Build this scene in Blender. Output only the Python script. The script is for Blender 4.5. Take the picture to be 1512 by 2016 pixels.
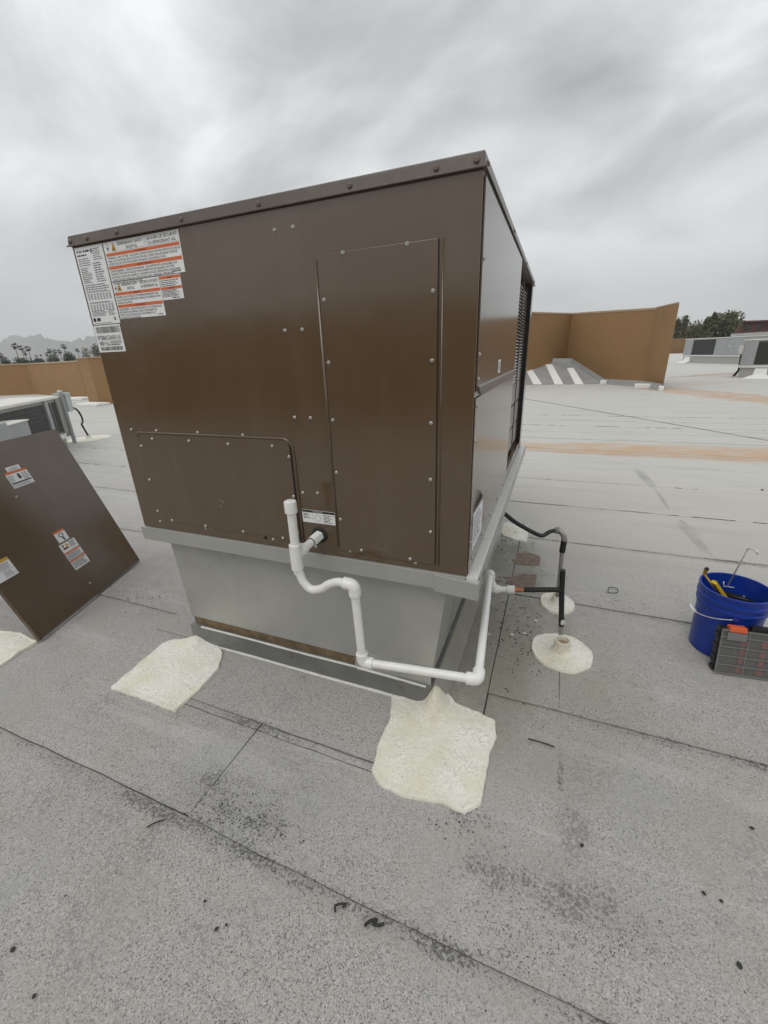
import bpy, bmesh, math, random
import numpy as np
from mathutils import Vector, Matrix, noise as mnoise
random.seed(7)
sc = bpy.context.scene
for o in list(bpy.data.objects): bpy.data.objects.remove(o)
# ---------------------------------------------------------------- camera
F = 812.06                                   # focal length in photo pixels (1512 x 2016)
CAM = np.array([0.22940, -1.31057, 1.45935])
RC = np.array([[0.9287924475, 0.3690153871, -0.0342378977],      # right
               [0.1018038759, -0.3428789934, -0.9338468647],     # down
               [-0.3563433181, 0.8638643644, -0.3560306161]])    # forward
cam = bpy.data.objects.new('camera', bpy.data.cameras.new('camera'))
sc.collection.objects.link(cam)
cam.data.sensor_fit = 'VERTICAL'; cam.data.sensor_height = 36.0
cam.data.lens = F / 2016 * 36.0
cam.data.clip_start = 0.02; cam.data.clip_end = 30000
M = Matrix(((RC[0][0], -RC[1][0], -RC[2][0], CAM[0]), (RC[0][1], -RC[1][1], -RC[2][1], CAM[1]),
            (RC[0][2], -RC[1][2], -RC[2][2], CAM[2]), (0, 0, 0, 1)))
cam.matrix_world = M
sc.camera = cam
# ---------------------------------------------------------------- world: overcast sky
SUN_EL, SUN_AZ = math.radians(58), math.radians(200)
w = bpy.data.worlds.new('World'); sc.world = w; w.use_nodes = True
nt = w.node_tree; nt.nodes.clear()
def N(nt, typ, **kw):
    n = nt.nodes.new(typ)
    for k, v in kw.items():
        if k == 'inp':
            for a, b in v.items(): n.inputs[a].default_value = b
        else: setattr(n, k, v)
    return n
def LK(nt, a, b): nt.links.new(a, b)
sky = N(nt, 'ShaderNodeTexSky', sky_type='NISHITA', sun_disc=False)
sky.sun_elevation = SUN_EL; sky.sun_rotation = SUN_AZ; sky.dust_density = 3.0
skm = N(nt, 'ShaderNodeVectorMath', operation='SCALE'); skm.inputs['Scale'].default_value = 0.10
LK(nt, sky.outputs[0], skm.inputs[0])
tc = N(nt, 'ShaderNodeTexCoord'); sep = N(nt, 'ShaderNodeSeparateXYZ'); LK(nt, tc.outputs['Generated'], sep.inputs[0])
zp = N(nt, 'ShaderNodeMath', operation='MAXIMUM', inp={1: 0.0}); LK(nt, sep.outputs['Z'], zp.inputs[0])
zq = N(nt, 'ShaderNodeMath', operation='ADD', inp={1: 0.42}); LK(nt, zp.outputs[0], zq.inputs[0])
cx = N(nt, 'ShaderNodeMath', operation='DIVIDE'); LK(nt, sep.outputs['X'], cx.inputs[0]); LK(nt, zq.outputs[0], cx.inputs[1])
cy = N(nt, 'ShaderNodeMath', operation='DIVIDE'); LK(nt, sep.outputs['Y'], cy.inputs[0]); LK(nt, zq.outputs[0], cy.inputs[1])
comb = N(nt, 'ShaderNodeCombineXYZ'); LK(nt, cx.outputs[0], comb.inputs[0]); LK(nt, cy.outputs[0], comb.inputs[1])
mp = N(nt, 'ShaderNodeMapping'); mp.inputs['Rotation'].default_value = (0, 0, math.radians(38)); mp.inputs['Scale'].default_value = (0.75, 1.0, 1)
mp.inputs['Location'].default_value = (0.4, 5.2, 0.4)
LK(nt, comb.outputs[0], mp.inputs[0])
n1 = N(nt, 'ShaderNodeTexNoise', inp={'Scale': 2.3, 'Detail': 9.0, 'Roughness': 0.53, 'Distortion': 0.35}); LK(nt, mp.outputs[0], n1.inputs['Vector'])
n2 = N(nt, 'ShaderNodeTexNoise', inp={'Scale': 1.0, 'Detail': 3.0, 'Roughness': 0.5, 'Distortion': 0.3}); LK(nt, mp.outputs[0], n2.inputs['Vector'])
am = N(nt, 'ShaderNodeMath', operation='MULTIPLY', inp={1: 0.62}); LK(nt, n1.outputs[0], am.inputs[0])
bm_ = N(nt, 'ShaderNodeMath', operation='MULTIPLY_ADD', inp={1: 0.38}); LK(nt, n2.outputs[0], bm_.inputs[0]); LK(nt, am.outputs[0], bm_.inputs[2])
ramp = N(nt, 'ShaderNodeValToRGB'); LK(nt, bm_.outputs[0], ramp.inputs[0])
e = ramp.color_ramp.elements
e[0].position = 0.40; e[0].color = (0.315, 0.318, 0.328, 1)
e[1].position = 0.585; e[1].color = (0.82, 0.84, 0.835, 1)
m_ = e.new(0.48); m_.color = (0.50, 0.508, 0.518, 1); m_ = e.new(0.53); m_.color = (0.64, 0.655, 0.655, 1)
hz = N(nt, 'ShaderNodeMapRange', inp={1: 0.0, 2: 0.36, 3: 0.9, 4: 0.0}); LK(nt, zp.outputs[0], hz.inputs[0])
mixh = N(nt, 'ShaderNodeMix', data_type='RGBA'); LK(nt, hz.outputs[0], mixh.inputs[0]); LK(nt, ramp.outputs[0], mixh.inputs[6]); mixh.inputs[7].default_value = (0.62, 0.645, 0.645, 1)
mixs = N(nt, 'ShaderNodeMix', data_type='RGBA'); mixs.inputs[0].default_value = 0.94; LK(nt, skm.outputs[0], mixs.inputs[6]); LK(nt, mixh.outputs[2], mixs.inputs[7])
bg = N(nt, 'ShaderNodeBackground'); bg.inputs[1].default_value = 1.0; LK(nt, mixs.outputs[2], bg.inputs[0])
wo = N(nt, 'ShaderNodeOutputWorld'); LK(nt, bg.outputs[0], wo.inputs[0])
sun = bpy.data.objects.new('sun', bpy.data.lights.new('sun', 'SUN')); sc.collection.objects.link(sun)
sun.data.energy = 0.7; sun.data.angle = math.radians(35); sun.data.color = (1.0, 0.97, 0.92)
sd = Vector((math.sin(SUN_AZ) * math.cos(SUN_EL), math.cos(SUN_AZ) * math.cos(SUN_EL), math.sin(SUN_EL)))
sun.rotation_euler = sd.to_track_quat('Z', 'Y').to_euler()
sc.view_settings.view_transform = 'Standard'; sc.view_settings.look = 'None'
sc.view_settings.exposure = 0.42; sc.view_settings.gamma = 1.0; sc.view_settings.use_curve_mapping = False
sc.render.engine = 'CYCLES'; sc.cycles.max_bounces = 6; sc.cycles.volume_bounces = 1; sc.cycles.use_denoising = True

# ---------------------------------------------------------------- photo pixel -> direction -> point on a known plane
def ray(x, y): return RC.T @ np.array([(x - 756) / F, (y - 1008) / F, 1.0])
def at(x, y, ax=2, v=0.0):
    d = ray(x, y); return CAM + d * ((v - CAM[ax]) / d[ax])
def far(x, y, depth): return CAM + ray(x, y) * depth
def project(p):
    q = RC @ (np.array(p, float) - CAM); return 756 + F * q[0] / q[2], 1008 + F * q[1] / q[2]

# ---------------------------------------------------------------- mesh helpers
def link(name, me, mat=None, parent=None, smooth=False):
    if mat is not None and len(me.materials) == 0: me.materials.append(mat)
    o = bpy.data.objects.new(name, me); sc.collection.objects.link(o)
    if parent is not None: adopt(o, parent)
    if smooth: me.polygons.foreach_set('use_smooth', [True] * len(me.polygons))
    return o
def world_mat(o):
    m = o.matrix_basis.copy()
    return m if o.parent is None else world_mat(o.parent) @ o.matrix_parent_inverse @ m
def adopt(o, p): o.parent = p; o.matrix_parent_inverse = world_mat(p).inverted()
def mesh(name, vs, fs):
    me = bpy.data.meshes.new(name); me.from_pydata([tuple(map(float, v)) for v in vs], [], fs); me.update(); return me
def empty(name, loc, label=None, cat=None, group=None):
    o = bpy.data.objects.new(name, None); sc.collection.objects.link(o); o.location = tuple(map(float, loc)); o.empty_display_size = 0.1
    tag(o, label, cat, group); return o
def tag(o, label=None, cat=None, group=None, kind=None):
    if label: o['label'] = label
    if cat: o['category'] = cat
    if group: o['group'] = group
    if kind: o['kind'] = kind
    return o
class MB:
    def __init__(s): s.v = []; s.f = []; s.m = []
    def add(s, vs, fs, mi=0):
        b = len(s.v); s.v += [tuple(map(float, v)) for v in vs]; s.f += [tuple(i + b for i in f) for f in fs]; s.m += [mi] * len(fs); return s
    def box(s, lo, hi, mi=0):
        x0, y0, z0 = lo; x1, y1, z1 = hi
        return s.add([(x0,y0,z0),(x1,y0,z0),(x1,y1,z0),(x0,y1,z0),(x0,y0,z1),(x1,y0,z1),(x1,y1,z1),(x0,y1,z1)],
                     [(0,3,2,1),(4,5,6,7),(0,1,5,4),(1,2,6,5),(2,3,7,6),(3,0,4,7)], mi)
    def hexa(s, bot, top, mi=0):
        n = len(bot)
        return s.add(list(bot) + list(top), [tuple(range(n - 1, -1, -1)), tuple(range(n, 2 * n))] + [(i, (i + 1) % n, n + (i + 1) % n, n + i) for i in range(n)], mi)
    def tube(s, pts, r, n=12, caps=True, mi=0):
        P = [Vector(tuple(map(float, p))) for p in pts]
        R = r if isinstance(r, (list, tuple)) else [r] * len(P)
        t0 = (P[1] - P[0]).normalized(); u = t0.orthogonal().normalized()
        vs = []; fs = []
        for i, p in enumerate(P):
            a = (P[i] - P[i - 1]).normalized() if i else t0
            b = (P[i + 1] - P[i]).normalized() if i < len(P) - 1 else a
            t = (a + b)
            t = t.normalized() if t.length > 1e-6 else a
            u = (u - t * u.dot(t)); u = u.normalized() if u.length > 1e-6 else t.orthogonal().normalized()
            v = t.cross(u)
            sc_ = 1.0 / max(0.5, math.sqrt(max(0.0, (1 + a.dot(b)) / 2)))
            for k in range(n):
                an = 2 * math.pi * k / n
                vs.append(p + (u * math.cos(an) + v * math.sin(an)) * R[i] * (sc_ if 0 < i < len(P) - 1 else 1))
        for i in range(len(P) - 1):
            for k in range(n):
                fs.append((i * n + k, i * n + (k + 1) % n, (i + 1) * n + (k + 1) % n, (i + 1) * n + k))
        if caps: fs += [tuple(range(n - 1, -1, -1)), tuple((len(P) - 1) * n + k for k in range(n))]
        return s.add(vs, fs, mi)
    def lathe(s, prof, c, n=32, mi=0, close=False):
        vs = []; fs = []
        for r, z in prof:
            for k in range(n):
                a = 2 * math.pi * k / n; vs.append((c[0] + r * math.cos(a), c[1] + r * math.sin(a), c[2] + z))
        m = len(prof)
        for i in range(m - 1 + (1 if close else 0)):
            j = (i + 1) % m
            for k in range(n): fs.append((i * n + k, i * n + (k + 1) % n, j * n + (k + 1) % n, j * n + k))
        return s.add(vs, fs, mi)
    def build(s, name, mat, parent=None, smooth=False, bevel=0.0, seg=2, auto=None):
        me = mesh(name, s.v, s.f)
        mats = mat if isinstance(mat, (list, tuple)) else [mat]
        for m in mats: me.materials.append(m)
        if len(mats) > 1: me.polygons.foreach_set('material_index', s.m)
        if bevel > 0:
            b = bmesh.new(); b.from_mesh(me)
            ed = [e for e in b.edges if len(e.link_faces) == 2 and e.calc_face_angle(0) > 0.6]
            bmesh.ops.bevel(b, geom=ed, offset=bevel, segments=seg, profile=0.6, affect='EDGES', clamp_overlap=True)
            b.to_mesh(me); b.free()
        o = link(name, me, None, parent, smooth)
        if auto: me.shade_smooth() if hasattr(me, 'shade_smooth') else None; me.set_sharp_from_angle(angle=math.radians(auto))
        return o
def arc(a, c, b, n=6):
    """rounded corner a -> b with control c"""
    a, c, b = [np.array(q, float) for q in (a, c, b)]
    return [tuple((1 - t) ** 2 * a + 2 * t * (1 - t) * c + t * t * b) for t in [i / n for i in range(n + 1)]]
def catmull(pts, n=8):
    P = [np.array(p, float) for p in pts]; P = [2 * P[0] - P[1]] + P + [2 * P[-1] - P[-2]]; out = []
    for i in range(1, len(P) - 2):
        for k in range(n):
            t = k / n; a, b, c, d = P[i - 1:i + 3]
            out.append(tuple(0.5 * ((2 * b) + (c - a) * t + (2 * a - 5 * b + 4 * c - d) * t ** 2 + (3 * b - a - 3 * c + d) * t ** 3)))
    out.append(tuple(P[-2])); return out

# ---------------------------------------------------------------- materials
def new_mat(name):
    m = bpy.data.materials.new(name); m.use_nodes = True
    return m, m.node_tree, m.node_tree.nodes['Principled BSDF']
def mat(name, col, rough=0.5, metal=0.0, vary=0.0, vscale=6.0, bump=0.0, bscale=60.0, spec=0.5, col2=None, dirt=None, dscale=9.0, damt=0.35, sheen=0.0):
    m, t, p = new_mat(name)
    p.inputs['Roughness'].default_value = rough; p.inputs['Metallic'].default_value = metal; p.inputs['Specular IOR Level'].default_value = spec
    if sheen: p.inputs['Sheen Weight'].default_value = sheen; p.inputs['Sheen Roughness'].default_value = 0.6
    c = (*col, 1); p.inputs['Base Color'].default_value = c
    tx = N(t, 'ShaderNodeNewGeometry')
    last = None
    if vary or col2:
        n = N(t, 'ShaderNodeTexNoise', inp={'Scale': vscale, 'Detail': 6.0, 'Roughness': 0.6}); LK(t, tx.outputs['Position'], n.inputs['Vector'])
        r = N(t, 'ShaderNodeValToRGB'); LK(t, n.outputs[0], r.inputs[0])
        r.color_ramp.elements[0].position = 0.32; r.color_ramp.elements[1].position = 0.68
        r.color_ramp.elements[0].color = (*[x * (1 - vary) for x in col], 1)
        r.color_ramp.elements[1].color = (*(col2 or [min(1, x * (1 + vary)) for x in col]), 1)
        last = r.outputs[0]
    if dirt:
        n = N(t, 'ShaderNodeTexNoise', inp={'Scale': dscale, 'Detail': 9.0, 'Roughness': 0.68}); LK(t, tx.outputs['Position'], n.inputs['Vector'])
        mr = N(t, 'ShaderNodeMapRange', inp={1: 0.52, 2: 0.72, 3: 0.0, 4: damt}); LK(t, n.outputs[0], mr.inputs[0])
        mx = N(t, 'ShaderNodeMix', data_type='RGBA'); LK(t, mr.outputs[0], mx.inputs[0])
        if last: LK(t, last, mx.inputs[6])
        else: mx.inputs[6].default_value = c
        mx.inputs[7].default_value = (*dirt, 1); last = mx.outputs[2]
    if last: LK(t, last, p.inputs['Base Color'])
    if bump:
        n = N(t, 'ShaderNodeTexNoise', inp={'Scale': bscale, 'Detail': 4.0, 'Roughness': 0.6}); LK(t, tx.outputs['Position'], n.inputs['Vector'])
        b = N(t, 'ShaderNodeBump', inp={'Strength': 1.0, 'Distance': bump}); LK(t, n.outputs[0], b.inputs['Height']); LK(t, b.outputs[0], p.inputs['Normal'])
    return m
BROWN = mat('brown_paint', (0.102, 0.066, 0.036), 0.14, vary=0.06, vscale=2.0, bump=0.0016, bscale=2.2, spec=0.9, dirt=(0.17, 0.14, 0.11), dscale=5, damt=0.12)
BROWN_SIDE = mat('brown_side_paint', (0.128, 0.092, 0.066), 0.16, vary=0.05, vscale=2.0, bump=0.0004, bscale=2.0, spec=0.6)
def add_runs(m):
    t = m.node_tree; p = t.nodes['Principled BSDF']; src = p.inputs['Base Color'].links[0].from_socket
    g = N(t, 'ShaderNodeNewGeometry'); mp = N(t, 'ShaderNodeMapping'); mp.inputs['Scale'].default_value = (9.0, 9.0, 0.9); LK(t, g.outputs['Position'], mp.inputs[0])
    n = N(t, 'ShaderNodeTexNoise', inp={'Scale': 1.0, 'Detail': 6.0, 'Roughness': 0.6}); LK(t, mp.outputs[0], n.inputs['Vector'])
    r = N(t, 'ShaderNodeMapRange', inp={1: 0.5, 2: 0.72, 3: 0.0, 4: 0.30}); LK(t, n.outputs[0], r.inputs[0])
    x = N(t, 'ShaderNodeMix', data_type='RGBA'); LK(t, r.outputs[0], x.inputs[0]); LK(t, src, x.inputs[6]); x.inputs[7].default_value = (0.135, 0.098, 0.066, 1); LK(t, x.outputs[2], p.inputs['Base Color'])
    n2 = N(t, 'ShaderNodeTexNoise', inp={'Scale': 3.0, 'Detail': 7.0, 'Roughness': 0.65}); LK(t, g.outputs['Position'], n2.inputs['Vector'])
    r2 = N(t, 'ShaderNodeMapRange', inp={1: 0.35, 2: 0.7, 3: 0.11, 4: 0.24}); LK(t, n2.outputs[0], r2.inputs[0]); LK(t, r2.outputs[0], p.inputs['Roughness'])
add_runs(BROWN)
BLACKISH = mat('dark_recess', (0.012, 0.012, 0.012), 0.5)
LIDM = mat('lid_paint', (0.120, 0.098, 0.080), 0.33, vary=0.10, vscale=9.0, bump=0.0008, bscale=14, dirt=(0.2, 0.18, 0.16), dscale=20, damt=0.25)
SCREW = mat('zinc_screw', (0.44, 0.42, 0.39), 0.34, metal=0.75, vary=0.15, vscale=80)
SCREW_B = mat('painted_screw', (0.17, 0.13, 0.10), 0.4, metal=0.2)
GALV = mat('grey_galvanised', (0.42, 0.425, 0.395), 0.33, metal=0.30, vary=0.05, vscale=3.0, bump=0.0012, bscale=3.5, dirt=(0.24, 0.235, 0.21), dscale=5, damt=0.28)
GALV_B = mat('bright_galvanised', (0.74, 0.74, 0.72), 0.36, metal=0.30, vary=0.12, vscale=30, dirt=(0.3, 0.29, 0.27), dscale=30, damt=0.5)
GREYPAINT = mat('grey_unit_paint', (0.33, 0.345, 0.35), 0.45, vary=0.08, vscale=4, dirt=(0.22, 0.21, 0.19), dscale=6, damt=0.4)
TAUPE = mat('taupe_unit_paint', (0.28, 0.265, 0.25), 0.5, vary=0.08, vscale=4)
GALV_D = mat('weathered_flashing', (0.20, 0.205, 0.195), 0.45, metal=0.25, vary=0.15, vscale=6.0, bump=0.001, bscale=5, dirt=(0.15, 0.145, 0.13), dscale=9, damt=0.5)
PALE = mat('pale_lid_paint', (0.72, 0.69, 0.64), 0.4, vary=0.08, vscale=4)
COIL = mat('coil_fins', (0.045, 0.045, 0.042), 0.6, vary=0.4, vscale=25)
PVC = mat('white_pvc', (0.83, 0.83, 0.79), 0.30, vary=0.03, vscale=12, dirt=(0.62, 0.59, 0.50), dscale=26, damt=0.35)
PVCPRINT = mat('pvc_print', (0.20, 0.19, 0.17), 0.6)
RUBBER = mat('black_rubber', (0.018, 0.018, 0.018), 0.55, vary=0.3, vscale=40, bump=0.0006, bscale=200)
COPPER = mat('copper', (0.62, 0.26, 0.15), 0.35, metal=0.85, vary=0.3, vscale=80)
CONDUIT = mat('zinc_conduit', (0.36, 0.35, 0.33), 0.45, metal=0.5, vary=0.2, vscale=30, dirt=(0.2, 0.17, 0.13), dscale=30, damt=0.5)
WOOD = mat('weathered_wood', (0.17, 0.12, 0.07), 0.8, vary=0.35, vscale=22, bump=0.002, bscale=90)
STUCCO = mat('tan_stucco', (0.300, 0.178, 0.080), 0.85, vary=0.06, vscale=0.8, bump=0.004, bscale=45, dirt=(0.22, 0.12, 0.065), dscale=0.7, damt=0.3)
STUCCO_T = mat('tan_coping', (0.42, 0.31, 0.21), 0.8, vary=0.08, vscale=2.0)
BLUE = mat('blue_bucket', (0.005, 0.036, 0.30), 0.30, vary=0.10, vscale=9, bump=0.0006, bscale=30, dirt=(0.06, 0.09, 0.22), dscale=22, damt=0.3)
YELLOW = mat('yellow_plastic', (0.72, 0.47, 0.02), 0.4, vary=0.12, vscale=30)
CHROME = mat('bright_wire', (0.80, 0.80, 0.79), 0.3, metal=0.45)
BLACKP = mat('black_plastic', (0.014, 0.014, 0.015), 0.4, vary=0.2, vscale=30)
ORANGE = mat('orange_plastic', (0.72, 0.13, 0.045), 0.38, vary=0.08, vscale=30)
REDBIN = mat('red_bin', (0.36, 0.040, 0.034), 0.45)
GREYBIN = mat('grey_bin', (0.05, 0.05, 0.053), 0.5, vary=0.3, vscale=60)
WHITE = mat('white_sticker', (0.82, 0.83, 0.83), 0.5)
INK = mat('sticker_ink', (0.025, 0.025, 0.028), 0.5)
INKG = mat('sticker_grey_ink', (0.16, 0.16, 0.18), 0.5)
INKO = mat('sticker_orange', (0.66, 0.155, 0.05), 0.5)
INKD = mat('sticker_dark_red_ink', (0.13, 0.02, 0.012), 0.5)
INKY = mat('sticker_amber', (0.62, 0.36, 0.04), 0.5)
WHITECOAT = mat('white_roof_coating', (0.80, 0.80, 0.77), 0.7, vary=0.06, vscale=8, bump=0.004, bscale=30)
CAULK = mat('white_caulk', (0.70, 0.70, 0.66), 0.6, vary=0.1, vscale=40, bump=0.003, bscale=60, dirt=(0.25, 0.23, 0.2), dscale=40, damt=0.55)
TAR = mat('bitumen', (0.030, 0.029, 0.028), 0.7, vary=0.3, vscale=40, bump=0.002, bscale=200)
RUSTP = mat('rust_stained_pad', (0.195, 0.150, 0.118), 0.9, vary=0.25, vscale=30, bump=0.002, bscale=120, dirt=(0.12, 0.07, 0.05), dscale=14, damt=0.5)
LEAF = [mat('leaf_%d' % i, c, 0.6, vary=0.35, vscale=0.9) for i, c in enumerate([(0.050, 0.068, 0.026), (0.100, 0.112, 0.048), (0.040, 0.056, 0.028), (0.085, 0.085, 0.050)])]
BARK = mat('bark', (0.15, 0.115, 0.085), 0.9, vary=0.3, vscale=4)
ROCK = mat('mountain_rock', (0.17, 0.15, 0.13), 0.95, vary=0.25, vscale=0.004)
EARTH = mat('desert_ground', (0.20, 0.17, 0.12), 0.95, vary=0.25, vscale=0.05)
BRICKRED = mat('red_building', (0.11, 0.045, 0.032), 0.85, vary=0.2, vscale=0.5)
GLASSD = mat('dark_window', (0.02, 0.02, 0.025), 0.15)

def mastic_mat():
    m, t, p = new_mat('cream_mastic')
    p.inputs['Roughness'].default_value = 0.72
    g = N(t, 'ShaderNodeNewGeometry')
    n = N(t, 'ShaderNodeTexNoise', inp={'Scale': 7.0, 'Detail': 6.0, 'Roughness': 0.6}); LK(t, g.outputs['Position'], n.inputs['Vector'])
    r = N(t, 'ShaderNodeValToRGB'); LK(t, n.outputs[0], r.inputs[0])
    r.color_ramp.elements[0].position = 0.35; r.color_ramp.elements[0].color = (0.76, 0.73, 0.585, 1)
    r.color_ramp.elements[1].position = 0.62; r.color_ramp.elements[1].color = (0.86, 0.85, 0.785, 1)
    v = N(t, 'ShaderNodeTexNoise', inp={'Scale': 105.0, 'Detail': 3.0, 'Roughness': 0.6}); LK(t, g.outputs['Position'], v.inputs['Vector'])
    n3 = N(t, 'ShaderNodeTexNoise', inp={'Scale': 14.0, 'Detail': 4.0}); LK(t, g.outputs['Position'], n3.inputs['Vector'])
    th = N(t, 'ShaderNodeMapRange', inp={1: 0.34, 2: 0.64, 3: 0.29, 4: 0.445}); LK(t, n3.outputs[0], th.inputs[0])
    lt = N(t, 'ShaderNodeMath', operation='LESS_THAN'); LK(t, v.outputs[0], lt.inputs[0]); LK(t, th.outputs[0], lt.inputs[1])
    lm = N(t, 'ShaderNodeMath', operation='MULTIPLY', inp={1: 0.38}); LK(t, lt.outputs[0], lm.inputs[0])
    mx = N(t, 'ShaderNodeMix', data_type='RGBA'); LK(t, lm.outputs[0], mx.inputs[0]); LK(t, r.outputs[0], mx.inputs[6]); mx.inputs[7].default_value = (0.36, 0.33, 0.26, 1)
    nc = N(t, 'ShaderNodeTexNoise', inp={'Scale': 30.0, 'Detail': 5.0, 'Distortion': 2.0}); LK(t, g.outputs['Position'], nc.inputs['Vector'])
    ab = N(t, 'ShaderNodeMath', operation='SUBTRACT', inp={1: 0.5}); LK(t, nc.outputs[0], ab.inputs[0])
    ab2 = N(t, 'ShaderNodeMath', operation='ABSOLUTE'); LK(t, ab.outputs[0], ab2.inputs[0])
    ck = N(t, 'ShaderNodeMapRange', inp={1: 0.0, 2: 0.016, 3: 0.55, 4: 0.0}); LK(t, ab2.outputs[0], ck.inputs[0])
    mx2 = N(t, 'ShaderNodeMix', data_type='RGBA'); LK(t, ck.outputs[0], mx2.inputs[0]); LK(t, mx.outputs[2], mx2.inputs[6]); mx2.inputs[7].default_value = (0.42, 0.39, 0.32, 1)
    LK(t, mx2.outputs[2], p.inputs['Base Color'])
    b = N(t, 'ShaderNodeBump', inp={'Strength': 1.0, 'Distance': 0.007}); nb = N(t, 'ShaderNodeTexNoise', inp={'Scale': 55.0, 'Detail': 5.0, 'Roughness': 0.7}); LK(t, g.outputs['Position'], nb.inputs['Vector'])
    LK(t, nb.outputs[0], b.inputs['Height']); LK(t, b.outputs[0], p.inputs['Normal'])
    return m
MASTIC = mastic_mat()

def roof_mat():
    m, t, p = new_mat('granulated_roofing')
    p.inputs['Roughness'].default_value = 0.85; p.inputs['Specular IOR Level'].default_value = 0.35
    p.inputs['Sheen Weight'].default_value = 0.5; p.inputs['Sheen Roughness'].default_value = 0.45; p.inputs['Sheen Tint'].default_value = (1, 1, 1, 1)
    g = N(t, 'ShaderNodeNewGeometry'); pos = g.outputs['Position']
    def noise(scale, det=4.0, rough=0.55, dist=0.0):
        n = N(t, 'ShaderNodeTexNoise', inp={'Scale': scale, 'Detail': det, 'Roughness': rough, 'Distortion': dist}); LK(t, pos, n.inputs['Vector']); return n.outputs[0]
    def math_(op, a, b=None, c=None):
        n = N(t, 'ShaderNodeMath', operation=op)
        for i, x in enumerate((a, b, c)):
            if x is None: continue
            if isinstance(x, (int, float)): n.inputs[i].default_value = x
            else: LK(t, x, n.inputs[i])
        return n.outputs[0]
    def rng(x, a, b, c, d):
        n = N(t, 'ShaderNodeMapRange', inp={1: a, 2: b, 3: c, 4: d}); n.interpolation_type = 'SMOOTHSTEP'; LK(t, x, n.inputs[0]); return n.outputs[0]
    def mix(f, a, b):
        n = N(t, 'ShaderNodeMix', data_type='RGBA')
        if isinstance(f, (int, float)): n.inputs[0].default_value = f
        else: LK(t, f, n.inputs[0])
        for i, x in ((6, a), (7, b)):
            if isinstance(x, tuple): n.inputs[i].default_value = (*x, 1)
            else: LK(t, x, n.inputs[i])
        return n.outputs[2]
    # mineral granules: a random tone for each cell
    v = N(t, 'ShaderNodeTexVoronoi', inp={'Scale': 330.0}); LK(t, pos, v.inputs['Vector'])
    s = N(t, 'ShaderNodeSeparateColor'); LK(t, v.outputs['Color'], s.inputs[0])
    gr = N(t, 'ShaderNodeValToRGB'); LK(t, s.outputs[0], gr.inputs[0]); el = gr.color_ramp.elements
    el[0].position = 0.0; el[0].color = (0.13, 0.125, 0.12, 1)
    el[1].position = 1.0; el[1].color = (0.56, 0.55, 0.535, 1)
    for pp, cc in ((0.07, (0.17, 0.165, 0.16)), (0.16, (0.322, 0.305, 0.286)), (0.6, (0.415, 0.396, 0.374)), (0.9, (0.482, 0.462, 0.438))):
        q = el.new(pp); q.color = (*cc, 1)
    col = gr.outputs[0]
    # fine blotches 8-20 mm
    f1 = noise(75, 3.0, 0.6); col = mix(rng(f1, 0.54, 0.72, 0.0, 0.26), col, (0.235, 0.23, 0.22))
    # worn darker patches and paler, faintly warm / cool areas
    a1 = noise(1.7, 6.0, 0.62, 0.3); col = mix(rng(a1, 0.46, 0.70, 0.0, 0.45), col, (0.345, 0.325, 0.255))
    a4 = noise(2.3, 4.0, 0.6, 0.2); col = mix(rng(a4, 0.52, 0.7, 0.0, 0.30), col, (0.33, 0.345, 0.345))
    a2 = noise(3.1, 7.0, 0.65); wear = math_('MULTIPLY', rng(a2, 0.50, 0.68, 0.0, 1.0), rng(f1, 0.42, 0.62, 0.0, 0.55)); col = mix(wear, col, (0.15, 0.147, 0.142))
    a3 = noise(0.8, 5.0, 0.6); col = mix(rng(a3, 0.50, 0.68, 0.0, 0.35), col, (0.46, 0.45, 0.45))
    sp = N(t, 'ShaderNodeSeparateXYZ'); LK(t, pos, sp.inputs[0])
    # base colour painted paler with distance, for sky sheen at grazing view
    ex = math_('ADD', sp.outputs['X'], math_('MULTIPLY', a3, 3.0)); 
    ey = math_('ADD', sp.outputs['Y'], math_('MULTIPLY', a3, 2.5))
    col = mix(rng(ey, 1.1, 6.0, 0.0, 0.80), col, (0.61, 0.595, 0.545))
    # faint drying streaks drawn out along the laps
    ms = N(t, 'ShaderNodeMapping'); ms.inputs['Scale'].default_value = (0.55, 4.5, 1.0); LK(t, pos, ms.inputs[0])
    ns = N(t, 'ShaderNodeTexNoise', inp={'Scale': 1.0, 'Detail': 8.0, 'Roughness': 0.68, 'Distortion': 0.4}); LK(t, ms.outputs[0], ns.inputs['Vector'])
    col = mix(rng(ns.outputs[0], 0.50, 0.66, 0.0, 0.42), col, (0.34, 0.325, 0.295)); col = mix(rng(ns.outputs[0], 0.36, 0.46, 0.30, 0.0), col, (0.60, 0.59, 0.57))
    # ponding tide mark and silt washes
    def ell(cx, cy, rx, ry, ang, wob, amt, c):
        nonlocal col
        mp = N(t, 'ShaderNodeMapping', vector_type='TEXTURE'); mp.inputs['Location'].default_value = (cx, cy, 0); mp.inputs['Rotation'].default_value = (0, 0, math.radians(ang)); mp.inputs['Scale'].default_value = (rx, ry, 1e6)
        LK(t, pos, mp.inputs[0]); ln = N(t, 'ShaderNodeVectorMath', operation='LENGTH'); LK(t, mp.outputs[0], ln.inputs[0])
        d = math_('ADD', ln.outputs['Value'], math_('MULTIPLY', math_('SUBTRACT', noise(1.3, 6.0, 0.6), 0.5), wob))
        col = mix(math_('MULTIPLY', rng(d, 0.55, 1.0, 1.0, 0.0), math_('MULTIPLY', rng(noise(2.2, 6.0, 0.65), 0.30, 0.62, 0.35, 1.0), amt)), col, c)
    fspk = noise(110, 5.0, 0.62); fmid = noise(9.0, 5.0, 0.6); fbig = noise(2.6, 5.0, .6)
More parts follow.
